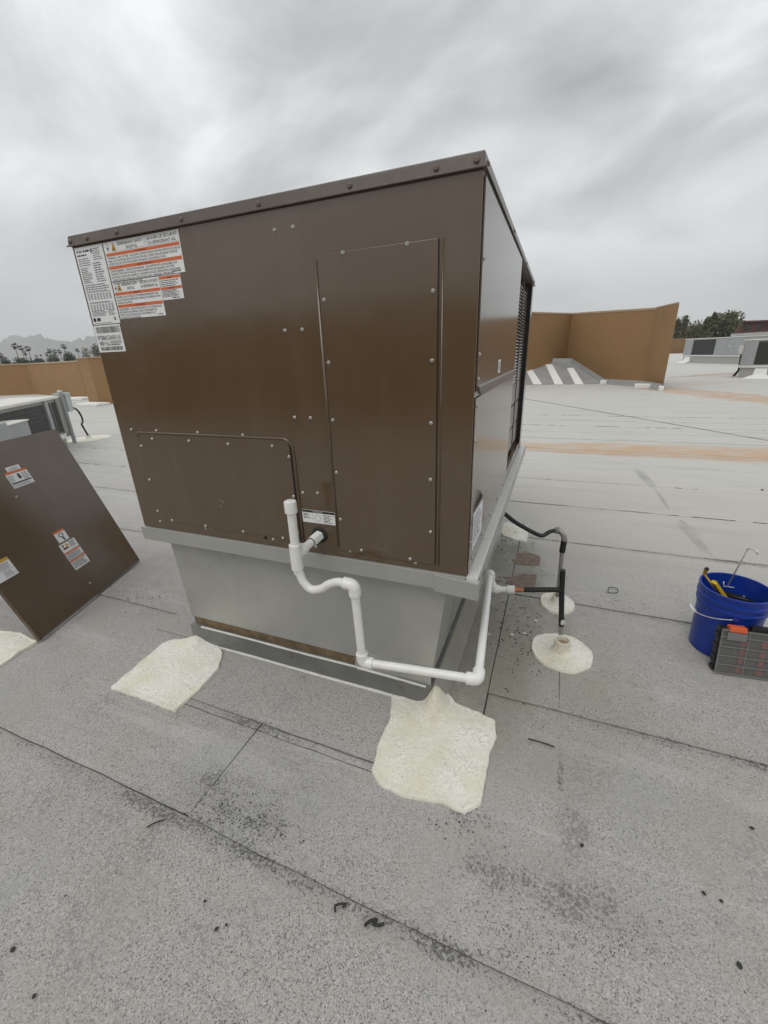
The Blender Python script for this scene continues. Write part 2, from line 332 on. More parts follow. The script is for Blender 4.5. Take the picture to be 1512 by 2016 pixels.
    def speck(cx, cy, rx, ry, ang, amt, soft=1.0):
        nonlocal col
        mp = N(t, 'ShaderNodeMapping', vector_type='TEXTURE'); mp.inputs['Location'].default_value = (cx, cy, 0); mp.inputs['Rotation'].default_value = (0, 0, math.radians(ang)); mp.inputs['Scale'].default_value = (rx, ry, 1e6)
        LK(t, pos, mp.inputs[0]); ln = N(t, 'ShaderNodeVectorMath', operation='LENGTH'); LK(t, mp.outputs[0], ln.inputs[0])
        fall = rng(math_('ADD', ln.outputs['Value'], math_('MULTIPLY', math_('SUBTRACT', fmid, 0.5), 1.6 * soft)), 0.1, 1.15, 1.0, 0.0)
        fall = math_('MULTIPLY', fall, rng(fbig, .36, .60, .25 if soft == 1.0 else .62, 1.0))
        thr = math_('SUBTRACT', 0.72, math_('MULTIPLY', fall, 0.27)); m2 = math_('MULTIPLY', rng(math_('SUBTRACT', fspk, thr), -0.05, 0.10, 0.0, 1.0), rng(fall, 0.0, 0.25, 0.0, amt))
        col = mix(math_('MULTIPLY', fall, amt * .22), col, (0.20, 0.197, 0.19)); col = mix(m2, col, (0.085, 0.083, 0.08))
    ell(2.6, 5.72, 4.6, 0.60, 0.5, 0.9, 1.0, (0.55, 0.36, 0.20))
    ell(2.0, 5.38, 5.0, 0.10, 1.0, 1.0, 0.5, (0.42, 0.25, 0.14))
    ell(4.6, 14.6, 4.2, 0.95, -62, 1.1, 1.0, (0.52, 0.34, 0.20))
    ell(6.5, 11.8, 3.4, 1.0, -40, 1.2, 0.95, (0.52, 0.34, 0.20))
    ell(7.6, 24.6, 4.2, 0.40, 41, 0.8, 1.0, (0.36, 0.21, 0.12))
    ell(5.4, 19.0, 2.4, 1.2, 20, 1.2, 0.35, (0.47, 0.36, 0.25))
    # damp, mossy strip along the right side of the curb, and the scuffed spots in front
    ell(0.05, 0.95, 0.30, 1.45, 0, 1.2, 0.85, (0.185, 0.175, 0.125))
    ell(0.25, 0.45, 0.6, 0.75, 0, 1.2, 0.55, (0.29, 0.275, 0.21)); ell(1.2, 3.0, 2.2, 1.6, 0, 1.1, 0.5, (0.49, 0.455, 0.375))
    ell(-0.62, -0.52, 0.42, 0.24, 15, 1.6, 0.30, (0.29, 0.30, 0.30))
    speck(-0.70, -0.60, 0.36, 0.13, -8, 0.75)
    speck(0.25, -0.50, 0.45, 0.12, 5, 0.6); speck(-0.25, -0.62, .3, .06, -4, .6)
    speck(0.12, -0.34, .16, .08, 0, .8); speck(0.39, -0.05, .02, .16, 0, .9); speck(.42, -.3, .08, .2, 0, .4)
    for cx_, cy_, rx_, ry_, a_ in ((1.37, 2.40, .055, .40, 6), (1.40, 2.62, .035, .25, 10), (1.31, 4.15, .07, .45, 4), (1.34, 3.35, .03, .4, 0)): ell(cx_, cy_, rx_, ry_, a_, 1.1, .75, (0.27, 0.265, 0.255))
    for yy, x0_, x1_ in ((-0.715, -3.0, 2.0), (0.185, 0.1, 2.0), (1.075, 0.3, 2.2), (-0.305, -1.3, -0.2), (1.995, .2, 3)):
        speck((x0_ + x1_) / 2, yy, (x1_ - x0_) / 2, 0.045, 0, 0.85, 0.5)
    LK(t, col, p.inputs['Base Color'])
    b = N(t, 'ShaderNodeBump', inp={'Strength': 0.9, 'Distance': 0.0022}); LK(t, math_('ADD', s.outputs[1], math_('MULTIPLY', f1, 1.5)), b.inputs['Height']); LK(t, b.outputs[0], p.inputs['Normal'])
    return m
ROOF = roof_mat()
# ================================================================ SETTING
gnd = tag(MB().add([(-4150, -4150, -6), (4150, -4150, -6), (4150, 4150, -6), (-4150, 4150, -6)], [(0, 1, 2, 3)]).build('ground', EARTH), 'dry desert ground far below the roof', kind='structure')
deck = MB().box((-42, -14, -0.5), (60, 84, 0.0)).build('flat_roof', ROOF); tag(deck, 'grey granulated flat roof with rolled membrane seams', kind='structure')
SEAMS = [-4.1, -3.2, -2.35, -1.55, -0.70, 0.20, 1.09, 2.01, 2.89, 3.8, 4.7, 5.55, 6.41, 7.1, 7.8, 8.5, 9.25, 10.1, 11.0, 11.9, 12.8]
ENDLAP = {3: [-3.4], 4: [-0.79], 5: [-4.2, 0.385, 4.4], 6: [-3.0], 7: [1.36], 8: [1.34, -4.5], 9: [1.28, -6.0], 10: [3.2], 11: [-2], 12: [2.2], 13: [0.6, 4.5], 14: [2.9], 15: [-.2, 5.5], 16: [1.7]}
def nz(x, y=0.0, s=1.0): return mnoise.noise(Vector((x * s, y * s, 0.37)))
bead_groups = []
def sheet(x0, x1, y0, y1, dz):
    xs = np.arange(x0, x1, 0.06).tolist() + [x1]; vs = []; fs = []
    for x in xs:
        yj = y0 + 0.004 * nz(x, y0, 6) + 0.010 * nz(x, y0, 0.9)
        vs += [(x, yj, 0.0004), (x, yj, (0.0058 if y0 < 2.5 or abs(y0 - 6.41) < .01 else 0.0024) + dz), (x, y1 + 0.05, 0.0008)]
    for i in range(len(xs) - 1):
        a, b = 3 * i, 3 * i + 3
        fs += [(a, b, b + 1, a + 1), (a + 1, b + 1, b + 2, a + 2)]
    n = len(vs); fs += [(0, 1, 2), (n - 3, n - 1, n - 2)]
    return link('membrane_sheet', mesh('membrane_sheet', vs, fs), ROOF, deck)
for k in range(len(SEAMS) - 1):
    y0, y1 = SEAMS[k], SEAMS[k + 1]
    cuts = [-20] + sorted(ENDLAP.get(k, [])) + [18]
    for i in range(len(cuts) - 1): sheet(cuts[i], cuts[i + 1], y0, y1, 0.0022 * (i % 2))
def bead(p0, p1, wmin, wmax, gap=0.45, seed=0.0, z=0.0012, off=-1, step=0.006, top=0.0075, both=False):
    """squeezed-out bitumen along a lap: an irregular ribbon"""
    p0, p1 = np.array(p0, float), np.array(p1, float); L = np.linalg.norm(p1 - p0); d = (p1 - p0) / L; nrm = np.array([-d[1], d[0]]) * (-off)
    vs = []; fs = []; prev = None; n = max(4, int(L / step))
    for i in range(n + 1):
        s = L * i / n; q = p0 + d * s
        if abs(d[0]) > 0.9: q = q + nrm * 0 + np.array([0, 0.004 * nz(q[0], p0[1], 6) + 0.010 * nz(q[0], p0[1], 0.9)])
        a = 0.5 + 0.5 * nz(s + seed, seed, 1.6); b = 0.5 + 0.5 * nz(s + seed * 3, 5, 28); c = 0.5 + 0.5 * nz(s + seed, 9, 9)
        wd = wmin + (wmax - wmin) * max(0, a * 1.25 - 0.3) * b * (0.4 + c)
        if c * 0.6 + a * 0.4 < gap - 0.25: prev = None; continue
        j = len(vs); inn = q - nrm * (wd if both else 0.0015)
        vs += [(inn[0], inn[1], top), (q[0], q[1], top), (*(q + nrm * wd * 0.5), top * 0.55 + z * .5), (*(q + nrm * wd), z)]
        if prev is not None:
            fs += [(prev + m, j + m, j + m + 1, prev + m + 1) for m in range(3)]
        prev = j
    if fs: link('bitumen_bead', mesh('bitumen_bead', vs, fs), TAR, deck)
for k, y in enumerate(SEAMS[2:17]):
    kk = k + 2
    wm = 0.028 if kk in (4,) else (0.008 if y < 3.5 else 0.012)
    faint = kk in (9, 10, 11, 13, 15)
    bead((-9, y), (9, y), (0.0058 if kk == 4 else 0.0034) if y < 3 else 0.004, wm * (.6 if faint else 1), gap=.93 if faint else (0.30 if y < 1.5 else 0.78), seed=kk * 7.3, step=0.005 if y < 2.5 else 0.02)
for k, xs in ENDLAP.items():
    if SEAMS[k] < -2 or SEAMS[k] > 6: continue
    for x in xs:
        if k in (7, 8, 9) and x > 0: continue
        bead((x, SEAMS[k] + 0.02), (x, SEAMS[k + 1] - 0.02), 0.002, 0.012, gap=0.45, seed=x * 3 + k, off=1)
a_, b_ = at(1030, 785), at(1512, 868)
bead(a_[:2] + (a_[:2] - b_[:2]) * 0.2, b_[:2] + (b_[:2] - a_[:2]) * 0.15, 0.008, 0.02, gap=0.05, seed=2, top=0.010, step=0.02)
# the flashing strip laid round the unit's curb
for nm, x0, x1, y0, y1 in (('front', -1.62, -0.11, -0.292, 0.04), ('side', -0.13, 0.082, -0.05, 2.6), ('back_left', -1.80, -1.50, 0.05, 2.6)):
    link('flashing_strip', MB().box((x0, y0, 0.001), (x1, y1, 0.0095 if nm == 'front' else 0.0105)).build('flashing_strip', ROOF).data, None, deck) if False else MB().box((x0, y0, 0.001), (x1, y1, 0.0092 if nm == 'front' else 0.0104)).build('flashing_strip', ROOF, deck)
bead((-1.25, -0.292), (-0.1, -0.292), 0.003, 0.012, gap=0.3, seed=21, top=0.0099, z=0.004)
bead((-1.2, -0.325), (-0.1, -0.325), 0.001, 0.006, gap=0.62, seed=31, top=0.006, z=0.004)
bead((0.083, -0.05), (0.083, 2.3), 0.003, 0.014, gap=0.3, seed=23, top=0.0112, z=0.004, off=1)
# loose granule-free bitumen flecks: uncountable
fv, ff = [], []
def fleck(x, y, s, z=None):
    k = random.choice((3, 4, 5)); a0 = random.random() * 6.28; b = len(fv); z = 0.0125 if z is None else z
    st = random.uniform(0.4, 1); rot = random.random() * 3.14
    for i in range(k):
        a = a0 + 6.283 * i / k; r = s * random.uniform(0.5, 1)
        px_, py_ = r * math.cos(a), r * math.sin(a) * st
        fv.append((x + px_ * math.cos(rot) - py_ * math.sin(rot), y + px_ * math.sin(rot) + py_ * math.cos(rot), z))
    ff.append(tuple(range(b, b + k)))
def zof(x, y):
    for k in range(len(SEAMS) - 1):
        if SEAMS[k] <= y < SEAMS[k + 1]:
            return 0.0094 - 0.005 * (y - SEAMS[k]) / (SEAMS[k + 1] - SEAMS[k])
    return 0.006
def cluster(px_, py_, rx, ry, n, s0, s1, fall=1.0):
    for _ in range(n):
        q = at(px_ + random.gauss(0, rx), py_ + random.gauss(0, ry)); x, y = q[0], q[1]
        if -1.5 < x < -0.13 and y > 0.04: continue
        fleck(x, y, random.uniform(s0, s1) ** 1.0, zof(x, y) + 0.002 + (0.006 if (y > -0.3 and -1.6 < x < 0.085) else 0))
cluster(470, 1575, 60, 50, 520, 0.0008, 0.0034); cluster(440, 1610, 45, 16, 240, 0.001, 0.0045); cluster(510, 1660, 60, 22, 160, 0.001, 0.004)
cluster(560, 1540, 40, 30, 130, 0.001, 0.003)
cluster(905, 1625, 35, 14, 70, 0.001, 0.005); cluster(960, 1680, 50, 30, 160, 0.0007, 0.003); cluster(1060, 1730, 70, 40, 220, 0.0007, 0.003)
cluster(1100, 1865, 70, 35, 260, 0.0008, 0.003); cluster(1240, 1850, 45, 25, 200, 0.0008, 0.003); cluster(1000, 1890, 50, 30, 160, 0.0008, 0.003); cluster(960, 1820, 50, 25, 140, 0.0008, 0.003)
cluster(1215, 1190, 25, 12, 90, 0.0015, 0.006); cluster(1000, 1250, 35, 45, 170, 0.002, 0.008); cluster(1030, 1250, 35, 45, 110, 0.003, 0.011); cluster(1000, 1075, 25, 18, 90, 0.004, 0.014); cluster(985, 1130, 14, 60, 120, .002, .009); cluster(1160, 1330, 70, 50, 120, .0015, .005); cluster(1250, 1420, 120, 60, 160, .001, .004)
cluster(940, 1320, 20, 50, 120, 0.001, 0.004); cluster(1150, 1420, 60, 16, 130, 0.001, 0.0035); cluster(230, 1165, 40, 14, 120, 0.001, 0.006)
cluster(300, 1180, 40, 14, 60, 0.002, 0.008)
for _ in range(900):
    x, y = random.uniform(-1.6, 1.6), random.uniform(-1.1, 2.2)
    if -1.6 < x < 0.09 and y > -0.3: continue
    fleck(x, y, random.choice((0.0012, 0.0016, 0.002, 0.002, 0.003, 0.004)), zof(x, y) + 0.002)
for _ in range(700):                                               # crumbs along the near seams
    y = random.choice((-0.70, -0.70, 0.20, 1.09)); x = random.uniform(-2.4, 1.6)
    if y > 0 and -1.6 < x < 0.09: continue
    yy = y + random.gauss(0, 0.022); fleck(x, yy, random.uniform(0.001, 0.0035), zof(x, yy) + 0.002)
fo = link('bitumen_flecks', mesh('bitumen_flecks', fv, ff), TAR, deck); tag(fo, kind='stuff')
# rust-brown rectangles where sleepers once lay
# mountains and haze-free far country
def ridge(name, pts, depth, label, thick):
    top = [far(x, y, depth) for x, y in pts]; vs = []; fs = []
    m = 9
    for i, p in enumerate(top):
        for j in range(m):
            t = j / (m - 1); d = p - CAM; d[2] = 0; d /= np.linalg.norm(d)
            q = p - d * thick * t + np.array([0, 0, 0.0]); q[2] = -6 + (p[2] + 6) * (1 - t) ** 1.3 * (1 + 0.10 * nz(i * 0.7, j * 0.9))
            if j: q[:2] += np.array([d[1], -d[0]]) * 35 * nz(i * 1.3, j * 1.7)
            vs.append(q)
    n = len(top)
    for i in range(n - 1):
        for j in range(m - 1): fs.append((i * m + j, i * m + j + 1, (i + 1) * m + j + 1, (i + 1) * m + j))
    b = len(vs)
    for p in top:
        d = p - CAM; d[2] = 0; d /= np.linalg.norm(d); q = p + d * thick * 0.8; q[2] = -6; vs.append(q)
    for i in range(n - 1): fs.append((i * m, (i + 1) * m, b + i + 1, b + i))
    o = link(name, mesh(name, vs, fs), ROCK, None, True); tag(o, label, kind='structure'); return o
def jag(pts, amp, n=4):
    out = []
    for i in range(len(pts) - 1):
        for k in range(n):
            t = k / n; out.append((pts[i][0] * (1 - t) + pts[i + 1][0] * t, pts[i][1] * (1 - t) + pts[i + 1][1] * t + amp * random.uniform(-1, 1)))
    return out + [pts[-1]]
ridge('mountains', jag([(-260, 690), (-120, 684), (-40, 678), (0, 674), (20, 663), (50, 662), (80, 659), (98, 667), (118, 671), (140, 675), (152, 668), (165, 669), (186, 658), (230, 648), (300, 662), (380, 680)], 0.8), 3000, 'hazy blue-grey mountain ridge beyond the palms', 600)

# stucco parapets
def wall(name, label, base, tops, thick, z0=0.0, cop=0.10, hide=0):
    """base: plan polyline (x,y); tops: height at each vertex; thickness behind it"""
    r = empty(name, (base[0][0], base[0][1], z0), label, 'wall')
    P = [np.array(p[:2], float) for p in base]; n = len(P); off = []
    for i in range(n):
        a = P[i] - P[max(0, i - 1)]; b = P[min(n - 1, i + 1)] - P[i]; t = a / (np.linalg.norm(a) + 1e-9) + b / (np.linalg.norm(b) + 1e-9); t /= np.linalg.norm(t)
        nn = np.array([-t[1], t[0]]); nn = nn if nn @ (P[i] - CAM[:2]) > 0 else -nn
        if hide and i in (0, n - 1): nn = (P[i] - CAM[:2]) / np.linalg.norm(P[i] - CAM[:2]); nn = nn + np.array([-nn[1], nn[0]]) * (0.25 if i else -0.25) * hide
        off.append(nn)
    for i in range(n - 1):
        q = [P[i], P[i + 1], P[i + 1] + off[i + 1] * thick, P[i] + off[i] * thick]; h = [tops[i], tops[i + 1], tops[i + 1], tops[i]]
        MB().hexa([(*p, z0) for p in q], [(*p, hh) for p, hh in zip(q, h)]).build('wall_panel', STUCCO, r)
        q = [P[i] - off[i] * 0.03, P[i + 1] - off[i + 1] * 0.03, P[i + 1] + off[i + 1] * (thick + 0.03), P[i] + off[i] * (thick + 0.03)]
        MB().hexa([(*p, hh + 0.002) for p, hh in zip(q, h)], [(*p, hh + cop) for p, hh in zip(q, h)]).build('coping', STUCCO_T, r, bevel=0.02)
    return r
HT = 2.63; HB = 2.95
near = at(1304, 768); p2 = at(1266, 757)
bend = at(1125, 620, 2, HB); lft = at(1045, 618, 2, HB)
le2 = lft + (lft - bend) * 2.6
wall('parapet_wall', 'tall tan stucco parapet wall on the right with sloped roof saddle at its foot', [le2, bend, p2, ], [HB, HB, HT + .05], 0.5, -0.1, 0.09, hide=1)
pil = wall('wall_pier', 'tan stucco end pier of the tall parapet wall on the right', [p2 + (near - p2) * 0.02 + np.array([-0.05, -0.12, 0]), near], [HT + 0.09, HT + 0.05], 0.9, -0.1, 0.05, hide=1)
# sloped saddle (cricket) in front of it, with coated strips
A_, B_ = at(985, 759), at(1192, 756); 
t1 = far(1125, 713, (bend - CAM) @ RC[2] - 0.05); t0 = far(1020, 712, (bend - CAM) @ RC[2] - 0.9); tl = far(960, 716, (bend - CAM) @ RC[2] - 1.6)
sn_ = np.cross(B_ - A_, t1 - A_)
def on_slope(x, y):
    d = ray(x, y); return CAM + d * (((A_ - CAM) @ sn_) / (d @ sn_))
t0 = on_slope(1020, 712); tl = on_slope(960, 716)
sad = empty('roof_saddle', (A_ + B_) / 2, 'dark grey sloped roof saddle with white strips at the tall wall', 'roof saddle')
SADM = mat('saddle_membrane', (0.29, 0.29, 0.285), 0.85, vary=0.18, vscale=1.5, dirt=(0.12, 0.12, 0.12), dscale=3, damt=0.5)
MB().add([A_ , B_, t1, t0, tl, (A_[0], t1[1] + .5, -0.05), (B_[0], t1[1] + .5, -.05)], [(0, 1, 2, 3, 4), (1, 6, 2), (0, 4, 5)]).build('slope', SADM, sad)
def strip_on(p, q, wpx, name, m, par, lift=0.02):
    (x0, y0), (x1, y1) = p, q
    # plane of the slope
    nrm = np.cross(B_ - A_, t1 - A_); nrm /= np.linalg.norm(nrm); nrm = nrm if nrm[2] > 0 else -nrm
    def hit(x, y):
        d = ray(x, y); return CAM + d * (((A_ - CAM) @ nrm) / (d @ nrm)) + nrm * lift
    b = [hit(x0, y0), hit(x0 + wpx, y0), hit(x1 + wpx * 1.3, y1), hit(x1, y1)]
    MB().hexa([v - nrm * lift * 1.2 for v in b], b).build(name, m, par)
for p, q in (((1034, 727), (1050, 757)), ((1074, 718), (1092, 757)), ((1116, 725), (1132, 757))): strip_on(p, q, 13, 'coated_strip', WHITECOAT, sad)
# grey counter-flashing along the foot of the wall
fl = empty('wall_flashing', B_, 'grey metal flashing strip along the foot of the tall wall', 'flashing')
def band(pts, h, m, nm, out=0.06):
    for a, b in zip(pts[:-1], pts[1:]):
        a, b = np.array(a, float), np.array(b, float); t = (b - a); t[2] = 0; t /= np.linalg.norm(t); nn = np.array([t[1], -t[0], 0]); nn = nn if nn @ (a - CAM) < 0 else -nn
        MB().hexa([a, b, b + nn * out, a + nn * out], [a + (0, 0, h), b + (0, 0, h), b + nn * out * .3 + (0, 0, h), a + nn * out * .3 + (0, 0, h)]).build(nm, m, fl)
g1 = at(1188, 756); g2 = at(1266, 762); g3 = at(1301, 769)
band([t0 + (0, 0, -.05), t1 + (0, 0, -.05), g1 + (0, 0, -0.02), g2, g3], 0.22, GREYPAINT, 'flashing_run')
for a, b in (((1176, 752), (1190, 756)), ((1248, 764), (1275, 764)), ((1288, 766), (1300, 769))):
    pa, pb = at(*a), at(*b); 
    MB().box((min(pa[0], pb[0]), min(pa[1], pb[1]) - 0.25, 0.0), (max(pa[0], pb[0]) + .05, min(pa[1], pb[1]) + 0.05, 0.16)).build('coated_patch', WHITECOAT, fl, bevel=0.03)

# left parapet
LH = 1.62
lw = [at(-60, 782), at(-8, 780), at(2, 779), at(70, 776), at(172, 783)]
wall('parapet_wall', 'low tan stucco parapet wall on the left below the palms', [lw[0], lw[2], lw[3], lw[4]], [LH, LH, LH, LH], 0.4, -0.1, 0.08)
pn = at(196, 796); pr = at(300, 800)
wall('wall_pier', 'tan stucco pier beside the upper left corner of the brown unit', [at(176, 793), pn, pn + np.array([3.2, 2.6, 0])], [LH + 0.10, LH + 0.10, LH + 0.10], 0.8, -0.1, 0.05)
wp = at(196, 797)
tag(MB().box((wp[0] - 0.7, wp[1] - 0.45, 0.0), (wp[0] + 0.5, wp[1] + 0.1, 0.10)).build('sealant_patch', WHITECOAT, bevel=0.03), 'white coating patch at foot of the left stucco pier', 'sealant patch')
wp = at(160, 787)
tag(MB().box((wp[0] - 0.5, wp[1] - 0.3, 0.0), (wp[0] + 0.5, wp[1] + 0.2, 0.12)).build('sealant_patch', WHITECOAT, bevel=0.03), 'small white coating patch below the low left parapet', 'sealant patch')
# far right parapet and the wall behind the photographer that the glossy doors mirror
rw = at(1318, 696)
wall('parapet_wall', 'distant low tan parapet wall at the far right edge of the roof', [rw + np.array([-9, -3, 0]), rw + np.array([6, 6, 0]), rw + np.array([60, 20, 0])], [2.2, 2.2, 2.2], 0.6, -0.1, 0.1)
wall('parapet_wall', 'tan stucco wall behind the viewpoint mirrored in the brown panels', [(-16, -6.5), (-1.2, -8.2), (5, -7.0), (16, -8)], [1.9, 2.5, 2.7, 2.7], 0.5, -0.1, 0.1)
# ================================================================ MAIN UNIT
W, G, TOP, L = 1.6065, 0.7047, 1.9352, 2.349
def fr(x, y): return at(x, y, 1, 0.0)
unit = empty('rooftop_unit', (-W / 2, L / 2, G), 'large dark brown packaged rooftop air conditioner on grey curb adapter', 'air conditioner')
b = MB().box((-W + 0.004, 0.0, G), (-0.0, 1.19, TOP - 0.02)); b.box((-W + 0.004, 1.19, G), (-0.06, L, TOP - 0.02)); b.build('cabinet', BROWN, unit, bevel=0.004)
MB().box((-0.0585, 2.2, G + 0.002), (0.0, L - 0.002, TOP - 0.03)).build('corner_post', BROWN, unit, bevel=0.004)
MB().box((-0.0585, 1.192, G + 0.002), (-0.004, 2.198, G + 0.05)).build('base_rail', BROWN, unit, bevel=0.002)
# screw mesh: hex washer head pointing along -y
def screw_mesh(name, m, r=0.0061):
    s = MB(); prof = [(r * 1.15, 0.0), (r * 1.15, 0.0012), (r * 0.78, 0.0016), (r * 0.74, 0.0050), (r * 0.5, 0.0058), (r * 0.25, 0.0048), (0.0001, 0.0046)]
    s.lathe(prof, (0, 0, 0), n=12); me = mesh(name, [(x, -z, y) for x, y, z in s.v], s.f); me.materials.append(m)
    me.polygons.foreach_set('use_smooth', [True] * len(me.polygons)); return me
SM = screw_mesh('screw', SCREW); SMB = screw_mesh('screw_brown', SCREW_B, 0.0075)
def screw(parent, p, me=SM, rz=0.0, out=0.0):
    o = bpy.data.objects.new('screw', me); sc.collection.objects.link(o); o.location = (p[0], p[1] - (out if rz == 0 else 0), p[2]) if rz == 0 else (p[0] + out, p[1], p[2]); o.rotation_euler[2] = rz
    o.rotation_euler[1] = 0; adopt(o, parent)
# lid
lid = MB()
FH = 0.036
lid.hexa([(-W - 0.006, -0.008, TOP - FH), (0.006, -0.008, TOP - FH), (0.006, L + 0.01, TOP - FH), (-W - 0.006, L + 0.01, TOP - FH)],
         [(-W - 0.002, -0.003, TOP), (0.003, -0.003, TOP), (0.003, L + 0.006, TOP), (-W - 0.002, L + 0.006, TOP)])
lido = lid.build('lid', LIDM, unit, bevel=0.004, seg=3)
rim = MB().box((-W - 0.010, -0.0115, TOP - FH - 0.002), (0.010, -0.0085, TOP - FH + 0.003)); rim.box((0.0065, -0.0082, TOP - FH - 0.002), (0.010, L + 0.014, TOP - FH + 0.003)); rim.build('drip_edge', LIDM, lido, bevel=0.002)
for q in ((140, 471), (172, 464), (230, 450), (358, 424), (510, 393), (690, 356), (860, 318), (940, 304)):
    p = fr(*q); screw(lido, (p[0], -0.0065, TOP - 0.02), SMB, 0.0, 0.0)
for yy in (0.03, 0.75, 1.5, 2.25): screw(lido, (0.0045, yy, TOP - 0.02), SMB, math.pi / 2)
# tall access panel
def plate(name, x0, x1, z0, z1, m, par, t=0.0035, rad=0.0, corners='', y=0.0):
    pts = []
    for (cx_, cz_, key, a0) in ((x1, z0, 'br', -90), (x1, z1, 'tr', 0), (x0, z1, 'tl', 90), (x0, z0, 'bl', 180)):
        if key in corners:
            ox = cx_ - rad if 'r' in key else cx_ + rad; oz = cz_ - rad if key[0] == 't' else cz_ + rad
            for k in range(6):
                a = math.radians(a0 + 90 * k / 5); pts.append((ox + rad * math.cos(a), oz + rad * math.sin(a)))
        else: pts.append((cx_, cz_))
    return MB().hexa([(px_, y - 0.0002, pz) for px_, pz in pts], [(px_, y - t, pz) for px_, pz in pts]).build(name, m, par, bevel=0.0012, seg=2)
X0, X1, Z0, Z1 = -0.506, -0.117, 0.733, 1.757
tall = plate('access_panel', X0, X1, Z0, Z1, BROWN, unit); tall['label'] = 'tall narrow screwed access panel'
MB().tube([(X0 - 0.006, -0.001, 1.742), (X0 - 0.006, -0.001, 0.75)], 0.0055, 8).build('bead', BROWN, tall, smooth=True)
MB().tube([(X1 + 0.014, -0.000, Z1), (X1 + 0.014, -0.000, Z0)], 0.003, 8).build('bead', BROWN, tall, smooth=True)
MB().box((X1 + 0.001, -0.0012, Z0), (X1 + 0.004, 0.001, Z1)).build('gap', BLACKISH, tall)
for q in ((676, 498), (802, 481), (853, 573), (851, 710), (849, 833), (848, 944), (848, 1047), (808, 1100), (712, 1083), (671, 1022), (663, 930), (656, 827), (648, 714), (639, 591)):
    p = fr(*q); screw(tall, (p[0], 0, p[2]), SM, 0, 0.0035)
# low wide panel
x0, x1, z0, z1 = -1.487, -0.690, 0.752, 1.168
low = plate('access_panel', x0, x1, z0, z1, BROWN, unit, rad=0.022, corners='tr'); low['label'] = 'low wide screwed panel beside the drain'
MB().tube([(x0 - 0.004, -0.0005, z1 - 0.012), (x0 + 0.004, -0.001, z1 + 0.002), (x0 + 0.012, -0.001, z1 + 0.006)] + [(x1 - 0.03, -0.001, z1 + 0.006)] + arc((x1 - 0.03, -0.001, z1 + 0.006), (x1 + 0.014, -0.001, z1 + 0.004), (x1 + 0.016, -0.001, z1 - 0.05), 6)[1:] + [(x1 + 0.016, -0.001, z0 - 0.03)], 0.0052, 8).build('bead', BROWN, low, smooth=True)
MB().box((x1 + 0.001, -0.0014, z0 - 0.03), (x1 + 0.0055, 0.001, z1 - 0.03)).build('gap', BLACKISH, low)
MB().box((x0, -0.0014, z0 + 0.035), (x0 + 0.0001, 0.001, z0 + 0.06)).build('gap', BLACKISH, low)
for q in ((301, 864), (373, 868), (450, 874), (537, 878), (280, 878), (570, 899), (296, 944), (312, 1006), (340, 1024), (406, 1035), (480, 1046), (558, 1059), (579, 977), (587, 1048)):
    p = fr(*q); screw(low, (p[0], 0, p[2]), SM, 0, 0.0035)
for q in ((541, 453), (577, 447), (561, 651), (595, 649), (580, 822), (611, 823), (596, 970), (625, 971), (622, 1076), (259, 846), (308, 848), (389, 852), (478, 857), (316, 1026), (406, 1040), (538, 1062), (818, 1108), (690, 1085)):
    p = fr(*q); screw(unit, (p[0], 0, p[2]), SM, 0, 0.0)
# scuffs: three bare-metal nicks on the low panel, a dark hole
for q, r in (((435, 984), 0.0022), ((440, 988), 0.0028), ((436, 996), 0.0024)):
    p = fr(*q); MB().lathe([(r, 0), (r * .6, 0.0008), (0.0001, 0.001)], (0, 0, 0), 7).build('nick', SCREW, low); n = low.children[-1] if False else None
for o in [o for o in bpy.data.objects if o.name.startswith('nick')]: pass
for o, q in zip([o for o in bpy.data.objects if o.name.startswith('nick')], ((435, 984), (440, 988), (436, 996))):
    p = fr(*q); o.matrix_basis = Matrix.Translation((p[0], -0.0036, p[2])) @ Matrix.Rotation(math.pi / 2, 4, 'X')
p = fr(523, 1058); MB().box((p[0] - 0.006, -0.0042, p[2] - 0.005), (p[0] + 0.006, -0.003, p[2] + 0.005)).build('hole', BLACKISH, low)
# drain grommet
gp = fr(630, 1053)
gm = MB().lathe([(0.034, 0.0), (0.034, 0.004), (0.030, 0.006), (0.021, 0.004), (0.0205, 0.0005), (0.0001, 0.0005)], (0, 0, 0), 28)
go = link('grommet', mesh('grommet', [(x + gp[0], -z - 0.0002, y + gp[2]) for x, y, z in gm.v], gm.f), RUBBER, unit, True)
# right side: doors, grip lip, coil bay
def side_plate(name, y0, y1, z0, z1, m, par, x=0.0, t=0.006, bev=0.003):
    return MB().box((x + 0.0002, y0, z0), (x + t, y1, z1)).build(name, m, par, bevel=bev)
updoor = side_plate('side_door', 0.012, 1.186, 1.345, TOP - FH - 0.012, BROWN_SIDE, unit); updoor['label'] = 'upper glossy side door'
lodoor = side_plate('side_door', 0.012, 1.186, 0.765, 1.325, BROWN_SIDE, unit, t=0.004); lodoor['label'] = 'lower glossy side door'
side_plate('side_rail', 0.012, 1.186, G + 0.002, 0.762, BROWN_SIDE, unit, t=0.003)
MB().hexa([(0.0065, 0.02, 1.338), (0.020, 0.02, 1.332), (0.020, 1.18, 1.332), (0.0065, 1.18, 1.338)], [(0.0065, 0.02, 1.362), (0.012, 0.02, 1.356), (0.012, 1.18, 1.356), (0.0065, 1.18, 1.362)]).build('grip_lip', LIDM, updoor, bevel=0.002)
for z in (1.70, 1.45, 1.38): screw(updoor, (0.0062, 0.022, z), SM, math.pi / 2)
for z in (1.30, 1.19, 1.0, 0.83): screw(lodoor, (0.0042, 0.022, z), SM, math.pi / 2)
for yy in (0.09, 0.32, 0.55, 0.8, 1.05): screw(unit, (0.0032, yy, 0.735), SM, math.pi / 2)
guard = MB(); 
